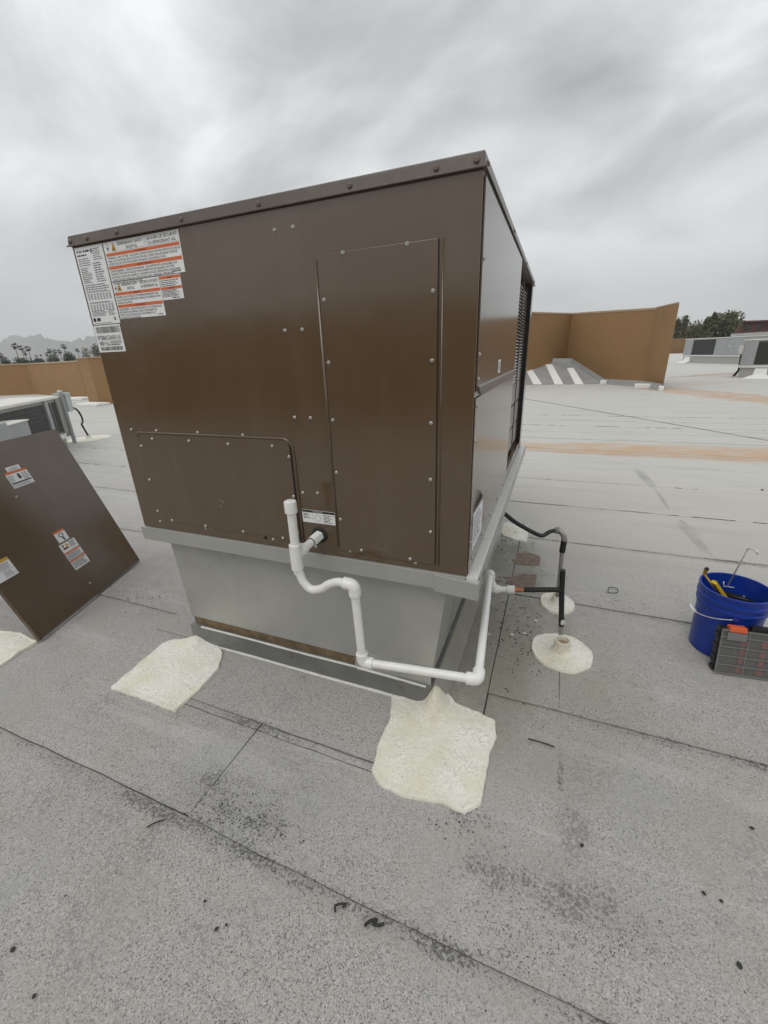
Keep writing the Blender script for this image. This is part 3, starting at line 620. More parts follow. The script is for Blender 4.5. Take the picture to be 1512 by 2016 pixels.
for yy in (1.195, 1.52, 1.86, 2.18): guard.box((-0.054, yy, G + 0.051), (-0.030, yy + 0.016, TOP - FH - 0.01))
guard = guard.build('coil_guard', LIDM, unit)
MB().box((-0.0592, 1.192, G + 0.051), (-0.0555, 2.198, TOP - FH - 0.008)).build('coil', COIL, unit)
MB().box((-0.0545, 2.1984, G + 0.051), (-0.0005, 2.1998, TOP - FH - 0.01)).build('recess_shade', BLACKISH, unit)  # black plate standing in for shade on the post's face inside the recess
sl = mesh('slat', *(lambda s: (s.v, s.f))(MB().hexa([(-0.052, 1.196, 0), (-0.034, 1.196, -0.010), (-0.034, 2.196, -0.010), (-0.052, 2.196, 0)], [(-0.052, 1.196, 0.002), (-0.034, 1.196, -0.008), (-0.034, 2.196, -0.008), (-0.052, 2.196, 0.002)]))); sl.materials.append(GALV_B)
z = 1.26
while z < 1.86:
    o = bpy.data.objects.new('slat', sl); sc.collection.objects.link(o); o.location = (0, 0, z); adopt(o, guard); z += 0.020
for z0_, z1_ in ((0.79, 0.93), (0.945, 1.09), (1.105, 1.24)): MB().box((-0.05, 1.214, z0_), (-0.036, 2.178, z1_)).build('guard_plate', TAUPE, guard, bevel=0.003)

# ---------------------------------------------------------------- stickers with print
DG = None
FONT = None
def text_geo(s, size, width=None):
    cu = bpy.data.curves.new('t', 'FONT'); cu.body = s; cu.size = size; cu.resolution_u = 2; cu.fill_mode = 'FRONT'
    o = bpy.data.objects.new('t', cu); sc.collection.objects.link(o)
    dg = bpy.context.evaluated_depsgraph_get(); me = o.evaluated_get(dg).to_mesh()
    vs = [tuple(v.co) for v in me.vertices]; fs = [tuple(p.vertices) for p in me.polygons]
    o.evaluated_get(dg).to_mesh_clear(); bpy.data.objects.remove(o); bpy.data.curves.remove(cu)
    if vs and width:
        xm = max(v[0] for v in vs); k = width / xm; vs = [(v[0] * k, v[1], 0) for v in vs]
    return vs, fs
INKS = [INK, INKG, INKO, INKD, INKY, WHITE]
class Sticker:
    """flat sticker: o origin (lower-left), u right, v up (unit vectors), n outwards; print laid just above it"""
    def __init__(s, name, par, o, u, v, w, h, label=None, n=None):
        s.o, s.u, s.v = [np.array(q, float) for q in (o, u, v)]; s.n = np.array(n, float) if n is not None else np.cross(s.u, s.v); s.w, s.h = w, h; s.mb = MB()
        c = [s.P(0, 0, 0.0001), s.P(w, 0, 0.0001), s.P(w, h, 0.0001), s.P(0, h, 0.0001)]; d = [q + s.n * 0.0006 for q in c]
        s.ob = MB().hexa(c, d).build(name, WHITE, par)
        if label: s.ob['label'] = label
    def P(s, x, y, z=0.0): return s.o + s.u * x + s.v * y + s.n * z
    def rect(s, x0, y0, x1, y1, m=0, z=0.001): s.mb.add([s.P(x0, y0, z), s.P(x1, y0, z), s.P(x1, y1, z), s.P(x0, y1, z)], [(0, 1, 2, 3)], m)
    def poly(s, pts, m=0, z=0.0011): s.mb.add([s.P(x, y, z) for x, y in pts], [tuple(range(len(pts)))], m)
    def text(s, x, y, size, body, m=0, width=None, z=0.0013):
        vs, fs = text_geo(body, size, width)
        s.mb.add([s.P(x + q[0], y + q[1], z) for q in vs], fs, m)
    def lines(s, x0, x1, y0, y1, n, m=1, frac=0.45, ragged=0.3, words=True):
        dy = (y1 - y0) / n
        for i in range(n):
            y = y1 - dy * (i + 0.75); x = x0; xe = x1 - (x1 - x0) * ragged * random.random()
            while x < xe:
                wd = min(xe - x, dy * random.uniform(0.8, 3.2)) if words else xe - x
                if wd <= 0: break
                s.rect(x, y, x + wd, y + dy * frac, m); x += wd + dy * 0.4
    def frame(s, x0, y0, x1, y1, t, m=0):
        s.rect(x0, y0, x1, y0 + t, m); s.rect(x0, y1 - t, x1, y1, m); s.rect(x0, y0 + t, x0 + t, y1 - t, m); s.rect(x1 - t, y0 + t, x1, y1 - t, m)
    def flame(s, cx_, cy_, k, m=0):
        s.poly([(cx_ - .35 * k, cy_ - .5 * k), (cx_ + .35 * k, cy_ - .5 * k), (cx_ + .42 * k, cy_ - .1 * k), (cx_ + .18 * k, cy_ + .15 * k), (cx_ + .05 * k, cy_ + .6 * k), (cx_ - .12 * k, cy_ + .12 * k), (cx_ - .40 * k, cy_ - .1 * k)], m, 0.0014)
    def bars(s, x0, x1, y0, y1, m=0, unit_=0.0012):
        x = x0
        while x < x1:
            wd = unit_ * random.choice((1, 1, 2, 3)); s.rect(x, y0, min(x + wd, x1), y1, m); x += wd + unit_ * random.choice((1, 1, 2))
    def done(s): return s.mb.build('print', INKS, s.ob)
def front_sticker(x0, z0, w, h, label, tilt=0.0):
    t = math.radians(tilt); return Sticker('label_sticker', unit, (x0, 0.0, z0), (math.cos(t), 0, math.sin(t)), (-math.sin(t), 0, math.cos(t)), w, h, label)
K = 1.125
# rating plate
s = front_sticker(-1.414 * K, 1.437 * K, 0.140 * K, 0.2445 * K, 'tall white rating plate sticker with dense tables'); w_, h_ = s.w, s.h
s.lines(0.008, 0.040, h_ - 0.020, h_ - 0.010, 1, 1, .6, 0); s.lines(0.045, 0.085, h_ - 0.020, h_ - 0.010, 1, 0, .6, 0); s.lines(0.095, w_ - .01, h_ - .05, h_ - .008, 6, 1)
s.rect(0.088, h_ - .024, 0.094, h_ - .010, 0); s.lines(0.008, 0.06, h_ - .032, h_ - .024, 1, 0, .6, 0); s.lines(0.008, 0.08, h_ - .065, h_ - .036, 4, 1); s.lines(0.008, 0.07, h_ - .125, h_ - .068, 9, 1, .5, .4)
s.lines(0.085, w_ - .02, h_ - .125, h_ - .055, 9, 1, .5, .3); s.lines(0.008, w_ - .012, h_ - .150, h_ - .128, 3, 1, .5, .2)
for j in range(2):
    yb = h_ - .185 - j * .040
    for i in range(8): s.lines(0.010 + i * .0175, 0.010 + i * .0175 + .012, yb, yb + .024, 6, 1, .55, .2, False)
    s.rect(0.008, yb + .027, w_ - .01, yb + .0282, 1); s.lines(0.008, w_ - .03, yb + .0285, yb + .034, 1, 1, .5, 0)
s.lines(0.010, 0.095, 0.030, 0.052, 5, 1, .5, .2); s.lines(0.105, w_ - .012, .030, .052, 5, 1, .5, .3)
s.poly([(0.014 + .009 * math.cos(a), .018 + .008 * math.sin(a)) for a in np.arange(0, 6.28, .5)], 0); s.poly([(.028, .012), (.048, .012), (.050, .024), (.030, .025)], 0); s.rect(w_ - .03, .012, w_ - .018, .023, 0); s.rect(w_ - .027, .015, w_ - .021, .020, 5, .0014)
s.lines(0.010, 0.11, 0.002, 0.007, 1, 1, .5, 0); s.done()
# large refrigerant safety sticker
def safety(x0, z0, w, h, label, big):
    s = front_sticker(x0, z0, w, h, label)
    hh = h * 0.27; yt = h - hh; xi = w * 0.20
    cxd = w * 0.055; cyd = yt + hh * .5
    d = hh * .46; s.poly([(cxd - d * .55, cyd), (cxd, cyd - d), (cxd + d * .55, cyd), (cxd, cyd + d)], 3); s.poly([(cxd - d * .47, cyd), (cxd, cyd - d * .88), (cxd + d * .47, cyd), (cxd, cyd + d * .88)], 5, .0012); s.flame(cxd, cyd - d * .1, d * .6)
    cxt = w * 0.135; s.poly([(cxt - d * .75, cyd - d * .85), (cxt + d * .75, cyd - d * .85), (cxt, cyd + d)], 0); s.poly([(cxt - d * .62, cyd - d * .77), (cxt + d * .62, cyd - d * .77), (cxt, cyd + d * .8)], 4, .0012); s.flame(cxt, cyd - d * .25, d * .55)
    if big: s.frame(xi - .004, yt + hh * .06, w * .565, h - hh * .06, .0008, 1); s.frame(w * .575, yt + hh * .06, w * .985, h - hh * .06, .0008, 1)
    ts = hh * .40; k = .56 if big else .57
    s.text(xi, yt + hh * .56, ts, 'REFRIGERANT SAFETY', 0, w * .345); s.text(xi + w * .10, yt + hh * .15, ts, 'GROUP A2L', 0, w * .16)
    s.text(w * .588, yt + hh * .56, ts, 'GROUPE DE SÉCURITÉ', 0, w * .385); s.text(w * .60, yt + hh * .15, ts, 'DU RÉFRIGÉRANT A2L', 0, w * .36)
    b = h * .085
    s.rect(w * .01, yt - b, w * .99, yt - h * .005, 2); s.text(w * .42, yt - b * .82, b * .8, 'WARNING', 3, w * .15)
    if big:
        T1 = ['WARNING - RISK OF FIRE - AUXILIARY DEVICES WHICH MAY BE IGNITION SOURCES', 'SHALL NOT BE INSTALLED IN THE DUCTWORK, OTHER THAN AUXILIARY DEVICES', 'LISTED FOR USE WITH THE SPECIFIC APPLIANCE. SEE INSTRUCTIONS.']
        T2 = ["AVERTISSEMENT - RISQUE D'INCENDIE - LES DISPOSITIFS AUXILIAIRES QUI", "PEUVENT ÊTRE DES SOURCES D'INFLAMMATION NE DOIVENT PAS ÊTRE", "INSTALLÉS DANS LES GAINES, À L'EXCEPTION DES DISPOSITIFS AUXILIAIRES", "HOMOLOGUÉS POUR UNE UTILISATION AVEC L'APPAREIL SPÉCIFIQUE.", 'VEUILLEZ VOIR LES INSTRUCTIONS.']
        W1 = [.97, .93, .78]; W2 = [.90, .86, .93, .84, .42]
    else:
        T1 = ['WARNING - RISK OF FIRE DUE TO FLAMMABLE REFRIGERANT USED.', 'FOLLOW HANDLING INSTRUCTIONS CAREFULLY IN COMPLIANCE WITH', 'NATIONAL REGULATIONS.']
        T2 = ["AVERTISSEMENT - RISQUE D'INCENDIE DÛ À L'UTILISATION DE", 'RÉFRIGÉRANT INFLAMMABLE. SUIVRE ATTENTIVEMENT LES', 'INSTRUCTIONS DE MANIPULATION CONFORMÉMENT AUX', 'RÉGLEMENTATIONS NATIONALES.']
        W1 = [.92, .95, .34]; W2 = [.93, .82, .78, .46]
    dy = h * .078; y = yt - b - dy * .98
    for q, ww in zip(T1, W1): s.text(w * .02, y, dy * 1.02, q, 0, w * ww); y -= dy
    y += dy * .75; s.rect(w * .01, y - b, w * .99, y, 2); s.text(w * .40, y - b * .82, b * .8, 'AVERTISSEMENT', 3, w * .22); y -= b + dy * .98
    for q, ww in zip(T2, W2): s.text(w * .02, y, dy * 1.02, q, 0, w * ww); y -= dy
    s.lines(w * .84, w * .95, h * .02, h * .075, 1, 1, .6, 0); s.done()
safety(-1.268 * K, 1.566 * K, 0.338 * K, 0.1155 * K, 'large safety sticker with two orange bands', True)
safety(-1.268 * K, 1.448 * K, 0.219 * K, 0.1155 * K, 'smaller safety sticker with two orange bands', False)
s = front_sticker(-1.047 * K, 1.493 * K, 0.092 * K, 0.071 * K, 'small white sticker with thin red bands')
s.rect(.001, s.h - .012, s.w - .001, s.h - .002, 2); s.text(.040, s.h - .0105, .008, 'WARNING', 3, .022); s.lines(.004, s.w - .004, s.h * .54, s.h - .014, 4, 0, .45, .4)
s.rect(.001, s.h * .42, s.w - .001, s.h * .53, 2); s.text(.033, s.h * .435, .008, 'AVERTISSEMENT', 3, .034); s.lines(.004, s.w - .004, .008, s.h * .41, 6, 0, .5, .3); s.lines(.05, .085, .002, .008, 1, 0, .5, 0); s.done()
s = front_sticker(-1.4195 * K, 1.342 * K, 0.1395 * K, 0.092 * K, 'barcode sticker with the model number'); w_, h_ = s.w, s.h
s.bars(.012, w_ - .024, h_ - .030, h_ - .006); s.text(w_ - .020, h_ - .026, .024, 'E', 0, .011); s.frame(w_ - .023, h_ - .030, w_ - .005, h_ - .005, .0012, 0)
s.text(.008, h_ * .45, .026, 'WTE08A2C3A45A111A', 0, w_ - .018); s.bars(.012, .038, h_ * .25, h_ * .41, 1, .0009); s.text(w_ * .50, h_ * .30, .018, 'N2N676770', 0, w_ * .42)
s.lines(.042, w_ * .48, h_ * .25, h_ * .41, 3, 1); s.lines(.06, w_ - .02, h_ * .23, h_ * .29, 1, 0, .6, .1); s.bars(.014, w_ - .014, .006, h_ * .20); s.done()
# IMPORTANT sticker over the drain
s = front_sticker(-0.5925 * K, 0.7465 * K, 0.132 * K, 0.048 * K, 'small white drain notice with black header'); w_, h_ = s.w, s.h
s.rect(.001, h_ * .80, w_ - .001, h_ - .001, 0); s.text(w_ * .34, h_ * .83, .008, 'IMPORTANT', 5, w_ * .3, .0015); s.rect(w_ * .315, .003, w_ * .322, h_ * .79, 1); s.rect(w_ * .64, .003, w_ * .647, h_ * .79, 1)
s.lines(.005, w_ * .30, h_ * .3, h_ * .74, 4, 0, .45, .5); s.lines(w_ * .67, w_ * .98, h_ * .08, h_ * .74, 6, 0, .45, .45)
for r0 in (.016, .011):
    pts = [(w_ * .48 + r0 * math.cos(a), h_ * .40 + r0 * math.sin(a)) for a in np.linspace(0, 6.283, 25)]
    for a, b in zip(pts[:-1], pts[1:]): s.poly([a, b, (b[0] * .94 + w_ * .48 * .06, b[1] * .94 + h_ * .40 * .06), (a[0] * .94 + w_ * .48 * .06, a[1] * .94 + h_ * .40 * .06)], 1)
s.done()
# side stickers
s = Sticker('label_sticker', updoor, (0.0062, 0.48, 1.375), (0, 1, 0), (0, 0, 1), 0.07, 0.05, 'tiny white sticker on upper side door'); s.lines(.006, .064, .008, .042, 5, 0); s.done()
s = Sticker('label_sticker', lodoor, (0.0045, 0.06, 0.775), (0, 1, 0), (0, 0, 1), 0.21, 0.15, 'white peeling instruction sticker low on side door'); s.frame(.01, .01, .20, .14, .002, 1); s.lines(.02, .19, .02, .13, 8, 1); s.done()
MB().add([(0.0052, .06, .9245), (0.0052, .27, .9245), (0.012, .262, .945), (0.028, .255, .957), (0.012, .10, .938)], [(0, 1, 2, 4), (4, 2, 3)]).build('peeled_flap', WHITE, s.ob)

# ================================================================ CURB ADAPTER
ad = empty('curb_adapter', (-0.8, 1.2, 0.163), 'grey sheet metal curb adapter under the brown unit', 'curb adapter')
MB().hexa([(-1.492, 0.056, 0.163), (-0.140, 0.056, 0.163), (-0.140, 2.30, 0.163), (-1.492, 2.30, 0.163)], [(-1.517, 0.050, 0.6395), (-0.078, 0.050, 0.6395), (-0.078, 2.30, 0.6395), (-1.517, 2.30, 0.6395)]).build('tapered_body', GALV, ad, bevel=0.004)
ct = MB(); ct.box((-1.618, -0.010, 0.637), (-0.002, 2.36, G - 0.0005)); capo = ct.build('cap_rail', GALV, ad, bevel=0.003)
MB().box((-0.0015, -0.004, 0.668), (0.040, 2.38, G - 0.0015)).build('side_ledge', GALV_B, ad, bevel=0.003)
MB().box((0.0405, 0.02, 0.640), (0.044, 2.37, G - 0.006)).build('ledge_lip', GALV, ad, bevel=0.001)
cr = fr(925, 1150)
MB().hexa([(-0.115, -0.0185, 0.632), (0.046, -0.0185, 0.622), (0.046, 0.018, 0.622), (-0.115, -0.0105, 0.632)], [(-0.115, -0.0185, 0.700), (0.046, -0.0185, 0.690), (0.046, 0.018, 0.690), (-0.115, -0.0105, 0.700)]).build('corner_clip', GALV, ad, bevel=0.002)
MB().tube([(-0.105, -0.006, 0.640), (-0.105, 2.2, 0.640)], 0.004, 8).build('seam', GALV, ad)
for yy in np.arange(0.35, 2.3, 0.42): MB().hexa([(-0.141, yy, 0.170), (-0.135, yy, 0.170), (-0.135, yy + .02, 0.170), (-0.141, yy + .02, 0.170)], [(-0.08, yy, 0.630), (-0.074, yy, 0.630), (-0.074, yy + .02, 0.630), (-0.08, yy + .02, 0.630)]).build('standing_seam', GALV, ad)
MB().box((0.0, 0.10, 0.655), (0.0445, 0.16, 0.667)).build('bracket', BLACKISH, ad)
# ================================================================ ROOF CURB
cb = empty('roof_curb', (-0.8, 1.2, 0), 'low roof curb with metal flashing and exposed wood nailer', 'roof curb')
MB().box((-1.500, 0.040, 0.0), (-0.134, 2.34, 0.116)).build('metal_flashing', GALV_D, cb, bevel=0.003)
MB().box((-1.478, 0.058, 0.1165), (-0.150, 2.32, 0.1625)).build('wood_nailer', WOOD, cb, bevel=0.002)
MB().hexa([(-0.505, 0.046, 0.1168), (-0.142, 0.046, 0.1168), (-0.142, 0.0545, 0.1168), (-0.505, 0.0545, 0.1168)], [(-0.49, 0.046, 0.205), (-0.142, 0.046, 0.205), (-0.142, 0.0545, 0.205), (-0.49, 0.0545, 0.205)]).build('cover_plate', GALV, cb)
def caulk(pts, r, nm='caulk_bead'):
    P = catmull(pts, 14); R = [r * (0.7 + 0.6 * (0.5 + 0.5 * nz(i * 0.21, r * 900))) for i in range(len(P))]
    MB().tube(P, R, 8).build(nm, CAULK, cb, smooth=True)
caulk([(-1.42, 0.040, 0.1185), (-1.1, 0.041, 0.119), (-0.8, 0.04, 0.1175), (-0.49, 0.042, 0.118)], 0.0055)
caulk([(-0.49, 0.040, 0.117), (-0.3, 0.038, 0.116), (-0.16, 0.036, 0.114)], 0.006)
caulk([(-1.46, 0.036, 0.010), (-1.1, 0.037, 0.012), (-0.7, 0.036, 0.011), (-0.4, 0.036, 0.012), (-0.14, 0.034, 0.012)], 0.007)
caulk([(-1.495, 0.036, 0.03), (-1.45, 0.034, 0.034), (-1.42, 0.036, 0.012)], 0.006)
for q in ((788, 1352), (572, 1292)): p = at(*q, 1, 0.040); screw(cb, (p[0], 0.040, p[2]), SMB)
# side cant strip: membrane turned up the curb
cs = MB().add([(-0.1325, 0.045, 0.115), (-0.1325, 2.4, 0.115), (-0.075, 2.4, 0.0125), (-0.075, 0.045, 0.0125), (-0.1325, 0.045, 0.0), (-0.1325, 2.4, 0.0)], [(0, 3, 2, 1), (0, 4, 3), (1, 2, 5)]); cs.build('base_flashing', ROOF, cb)

# ================================================================ SEALANT PATCHES
def patch(name, label, outline, zfun=None, h=0.006, jit=0.004, c=None, group=None, mt=MASTIC):
    P = [np.array(p[:2], float) for p in outline]; out = []
    for i in range(len(P)):
        a, b = P[i], P[(i + 1) % len(P)]; n = max(2, int(np.linalg.norm(b - a) / 0.012))
        for k in range(n):
            q = a + (b - a) * k / n; out.append(q + np.array([nz(q[0] * 30, q[1] * 30), nz(q[1] * 30 + 5, q[0] * 30)]) * jit)
    c = np.mean(P, axis=0) if c is None else np.array(c, float); rings = [1.0, 0.992, 0.965, 0.93, 0.86, 0.78, 0.68, 0.58, 0.48, 0.38, 0.28, 0.18, 0.08]
    vs = []; fs = []; n = len(out); zb = 0.0115
    for ri, t in enumerate(rings):
        for q in out:
            p = c + (q - c) * t; edge = 2.0 if 0.96 <= t < 1 else 1.0
            z = 0.0 if ri == 0 else zb + h * edge * (0.6 + 0.4 * min(1, (1 - t) * 4)) + 0.0035 * nz(p[0], p[1], 26) + 0.002 * nz(p[0], p[1], 70)
            if zfun and ri: z += zfun(p)
            vs.append((p[0], p[1], z))
    for ri in range(len(rings) - 1):
        for k in range(n): fs.append((ri * n + k, ri * n + (k + 1) % n, (ri + 1) * n + (k + 1) % n, (ri + 1) * n + k))
    fs.append(tuple((len(rings) - 1) * n + k for k in range(n)))
    o = link(name, mesh(name, vs, fs), mt, None, True); tag(o, label, 'sealant patch', group); return o
def up_corner(cx_, cy_, hgt, s):
    return lambda p: hgt * math.exp(-(((p[0] - cx_) ** 2 + (p[1] - cy_) ** 2) / s ** 2))
GP = 'cream sealant patches at the curb corners'
patch('sealant_patch', 'cream sealant patch at the near right corner of the curb, cracked and flaking',
      [at(*q) for q in ((771, 1372), (768, 1420), (745, 1470), (732, 1522), (750, 1552), (800, 1575), (870, 1585), (915, 1607), (945, 1590), (955, 1545), (965, 1485), (978, 1455), (975, 1424), (930, 1402), (895, 1388), (878, 1368), (866, 1352), (852, 1366), (846, 1384))],
      lambda p: 0.105 * math.exp(-(((p[0] + 0.118) / .040) ** 2 + ((p[1] - 0.045) / .055) ** 2)), c=at(850, 1460)[:2], group=GP)
patch('sealant_patch', 'cream sealant patch at the front left corner of the curb, pointed to the left',
      [at(*q) for q in ((220, 1358), (262, 1322), (322, 1270), (345, 1263), (380, 1264), (400, 1262), (428, 1272), (440, 1290), (432, 1320), (395, 1362), (345, 1404), (290, 1382))],
      up_corner(-1.47, 0.03, 0.03, 0.06), c=at(345, 1325)[:2], group=GP)
patch('sealant_patch', 'yellowish sealant patch half way along the right side of the unit',
      [at(*q) for q in ((981, 1034), (1000, 1031), (1041, 1046), (1036, 1069), (1012, 1066), (990, 1057), (980, 1045))], None, group=GP, mt=MASTIC)
patch('sealant_patch', 'cream sealant patch beside the leaning panel at the left edge',
      [at(*q) for q in ((-90, 1300), (-60, 1255), (0, 1246), (40, 1250), (76, 1267), (40, 1288), (0, 1317), (-50, 1345))], None, group=GP)
for q in (((1012, 1091), (1040, 1089), (1064, 1097), (1062, 1114), (1035, 1115), (1009, 1111)), ((976, 1137), (1010, 1139), (1030, 1132), (1056, 1134), (1053, 1158), (1020, 1160), (974, 1157))):
    o = patch('stained_pad', 'x', [at(*p) for p in q], None, h=-0.0015, jit=0.007, mt=RUSTP)
    for kk in ('label', 'category'): del o[kk]
    adopt(o, deck)
# ================================================================ PVC CONDENSATE DRAIN
PR = 0.0165; FRd = 0.0230
dr = empty('drain_pipe', (gp[0], -0.14, 0.33), 'white plastic condensate drain with trap running round the unit corner', 'drain pipe')
YP = -0.140
def pl(x, y, yv=YP): return at(x, y, 1, yv)
tee = pl(583, 1093); tee[0] = tee[0] * 0.5 + gp[0] * 0.5; capt = pl(568, 990); 
tz0, tz1 = pl(581, 1072)[2], pl(588, 1120)[2]
tx = (tee[0] + pl(583, 1093)[0]) / 2
tx = pl(583, 1093)[0]; tee = np.array([tx, YP, pl(583, 1093)[2]])
MB().tube([(tx, YP, tz1 - 0.02), (tx + 0.002, YP, capt[2])], PR, 18).build('riser', PVC, dr, smooth=True, auto=40)
MB().lathe([(0.0001, 0.046), (0.017, 0.046), (FRd - .001, 0.043), (FRd, 0.038), (FRd, 0.0), (PR, 0.0)], (tx + 0.002, YP, capt[2] - 0.036), 24).build('cap', PVC, dr, smooth=True, auto=40)
t = MB().tube([(tx, YP, tz1), (tx, YP, tz0)], FRd, 22)
bd = np.array([gp[0], -0.008, gp[2]]) - tee; bd /= np.linalg.norm(bd); t.tube([tee, tee + bd * 0.050], FRd * 0.97, 22); t.build('tee', PVC, dr, smooth=True, auto=40)
br = MB().tube([tee + bd * 0.045, np.array([gp[0], 0.004, gp[2]])], PR, 18).build('branch', PVC, dr, smooth=True, auto=40)
MB().tube([np.array([gp[0], -0.002, gp[2]]), np.array([gp[0], -0.002, gp[2]]) - bd * 0.050], FRd, 6).build('hex_fitting', PVC, dr, bevel=0.003)
MB().tube([np.array([gp[0], -0.002, gp[2]]) - bd * 0.048, np.array([gp[0], -0.002, gp[2]]) - bd * 0.053], PR + 0.0022, 18).build('black_ring', RUBBER, dr)
q = tee + bd * 0.062
for i in range(5):
    c = q + bd * 0.006 * i * 1.6 + np.array([-0.002, -PR * 0.72, PR * 0.72]) ; MB().tube([c, c + bd * 0.005], 0.0018, 6).build('print_mark', PVCPRINT, br)
# trap: U bend then up and over to the elbow
tp = [(tx, YP, tz1 + 0.01)] + [tuple(pl(*v)) for v in ((590, 1128), (598, 1146), (613, 1160), (632, 1159), (648, 1150), (664, 1146), (676, 1147))]
MB().tube(catmull(tp, 5), PR, 18).build('trap', PVC, dr, smooth=True)
def elbow(name, a, c, b, r=FRd, n=7, par=dr):
    a, c, b = [np.array(v, float) for v in (a, c, b)]
    ka = c + (a - c) * 0.45; kb = c + (b - c) * 0.45
    m = MB().tube([a] + arc(ka, c, kb, n) + [b], r, 22); o = m.build(name, PVC, par, smooth=True, auto=40); return o
def fit(a, b, d): a, b = np.array(a, float), np.array(b, float); return a + (b - a) / np.linalg.norm(b - a) * d
E1 = pl(697, 1152); Dn = pl(714, 1303); YR = -0.09
MB().tube([tp[-1], E1], PR, 18).build('pipe', PVC, dr, smooth=True, auto=40)
elbow('elbow', fit(E1, tp[-1], 0.042), E1, fit(E1, Dn, 0.042))
MB().tube([E1 + (Dn - E1) * 0.1, Dn], PR, 18).build('pipe', PVC, dr, smooth=True, auto=40)
CR = pl(941, 1338, YR)
elbow('elbow', fit(Dn, E1, 0.042), Dn, fit(Dn, CR, 0.042))
MB().tube([Dn + (CR - Dn) * 0.04, CR], PR, 18).build('pipe', PVC, dr, smooth=True, auto=40)
BK = pl(965, 1128, 0.66); KN = pl(971, 1160, 0.68)
elbow('elbow', fit(CR, Dn, 0.042), CR, fit(CR, BK, 0.046))
MB().tube([CR + (BK - CR) * 0.04, BK], PR, 18).build('pipe', PVC, dr, smooth=True, auto=40)
elbow('elbow', fit(BK, CR, 0.036), BK, fit(BK, KN, 0.030))
MB().tube([BK, KN], PR, 18).build('pipe', PVC, dr, smooth=True, auto=40)
E3 = pl(1012, 1161, 0.69)
elbow('elbow', fit(KN, BK, 0.034), KN, fit(KN, E3, 0.036))
MB().tube([KN, E3], PR, 18).build('pipe', PVC, dr, smooth=True, auto=40)
d = (E3 - KN) / np.linalg.norm(E3 - KN); MB().tube([E3 - d * 0.034, E3 + d * 0.004], FRd, 8).build('adapter_nut', PVC, dr, bevel=0.002)
# insulated copper branch into the roof drain stub
YV = 0.69
vp = empty('drain_riser', at(1104, 1280), 'black insulated drain riser with copper end standing in near cream disc', 'pipe')
Bx = pl(1106, 1161, YV); dd = (Bx - E3) / np.linalg.norm(Bx - E3); c0 = E3 + d * 0.005
MB().tube([c0, c0 + dd * 0.045], 0.011, 14).build('copper_end', COPPER, vp, smooth=True, auto=40)
MB().tube([c0 + dd * 0.012, c0 + dd * 0.022], 0.0145, 12).build('copper_collar', COPPER, vp)
MB().tube([c0 + dd * 0.045, Bx], 0.0135, 14).build('insulated_branch', RUBBER, vp, smooth=True, auto=40)
pt_, pb_ = pl(1108, 1122, YV), pl(1105, 1232, YV)
MB().tube([pt_, Bx, pb_], [0.0135, 0.0135, 0.0130], 14).build('insulated_riser', RUBBER, vp, smooth=True, auto=50)
ft = pl(1103, 1272, YV)
MB().tube([pb_ + (0, 0, 0.01), ft], 0.0115, 14).build('bare_riser', CONDUIT, vp, smooth=True, auto=50)
MB().lathe([(0.0135, 0.0), (0.0142, 0.012), (0.0139, 0.024), (0.0135, 0.03)], (pb_[0], YV, pb_[2] + 0.015), 14).build('torn_foam', CAULK, vp, smooth=True)
# roof flashing cone with mastic disc
def disc(label, c, rx, ry, rc, hc, rot=0.0):
    r = empty('vent_flashing', (c[0], c[1], 0), label, 'pipe flashing', 'cream sealed pipe flashings')
    P = []
    for k in range(44):
        a = 2 * math.pi * k / 44; k_ = 1 + 0.05 * nz(math.cos(a) * 2 + c[0] * 9, math.sin(a) * 2)
        x_, y_ = rx * k_ * math.cos(a), ry * k_ * math.sin(a); P.append((c[0] + x_ * math.cos(rot) - y_ * math.sin(rot), c[1] + x_ * math.sin(rot) + y_ * math.cos(rot)))
    o = patch('sealant_disc', 'x', P, lambda p: (lambda q: 0.012 * math.exp(-(q / (rc * 1.5)) ** 2) + 0.0035 * math.cos(q / rx * 26) * math.exp(-((q / rx - .55) / .35) ** 2) - .001)(math.hypot(p[0] - c[0], p[1] - c[1])), h=0.005, jit=0.003, c=c)
    for kk in ('label', 'category', 'group'):
        if kk in o: del o[kk]
    adopt(o, r)
    MB().lathe([(rc * 1.55, 0.010), (rc * 1.2, 0.020), (rc * 1.06, 0.030), (rc * 1.03, hc * .8), (rc * 1.05, hc), (rc * .84, hc), (rc * .80, hc * .7), (rc * .78, 0.02)], (c[0], c[1], 0.006), 26).build('collar', MASTIC, r, smooth=True, auto=50)
    MB().lathe([(0.0001, hc * .74), (rc * .82, hc * .72)], (c[0], c[1], 0.006), 20).build('collar_fill', mat('rusty_sealant', (0.33, 0.25, 0.17), 0.85, vary=0.3, vscale=60), r)
    return r
n1_ = at(1104, 1288); disc('large cream sealant disc round the near pipe collar right of the unit', (n1_[0], n1_[1] + 0.005), 0.146, 0.148, 0.037, 0.080)
f1_ = at(1096, 1190); disc('smaller cream sealant disc behind the black riser', (f1_[0], f1_[1]), 0.098, 0.115, 0.032, 0.06)
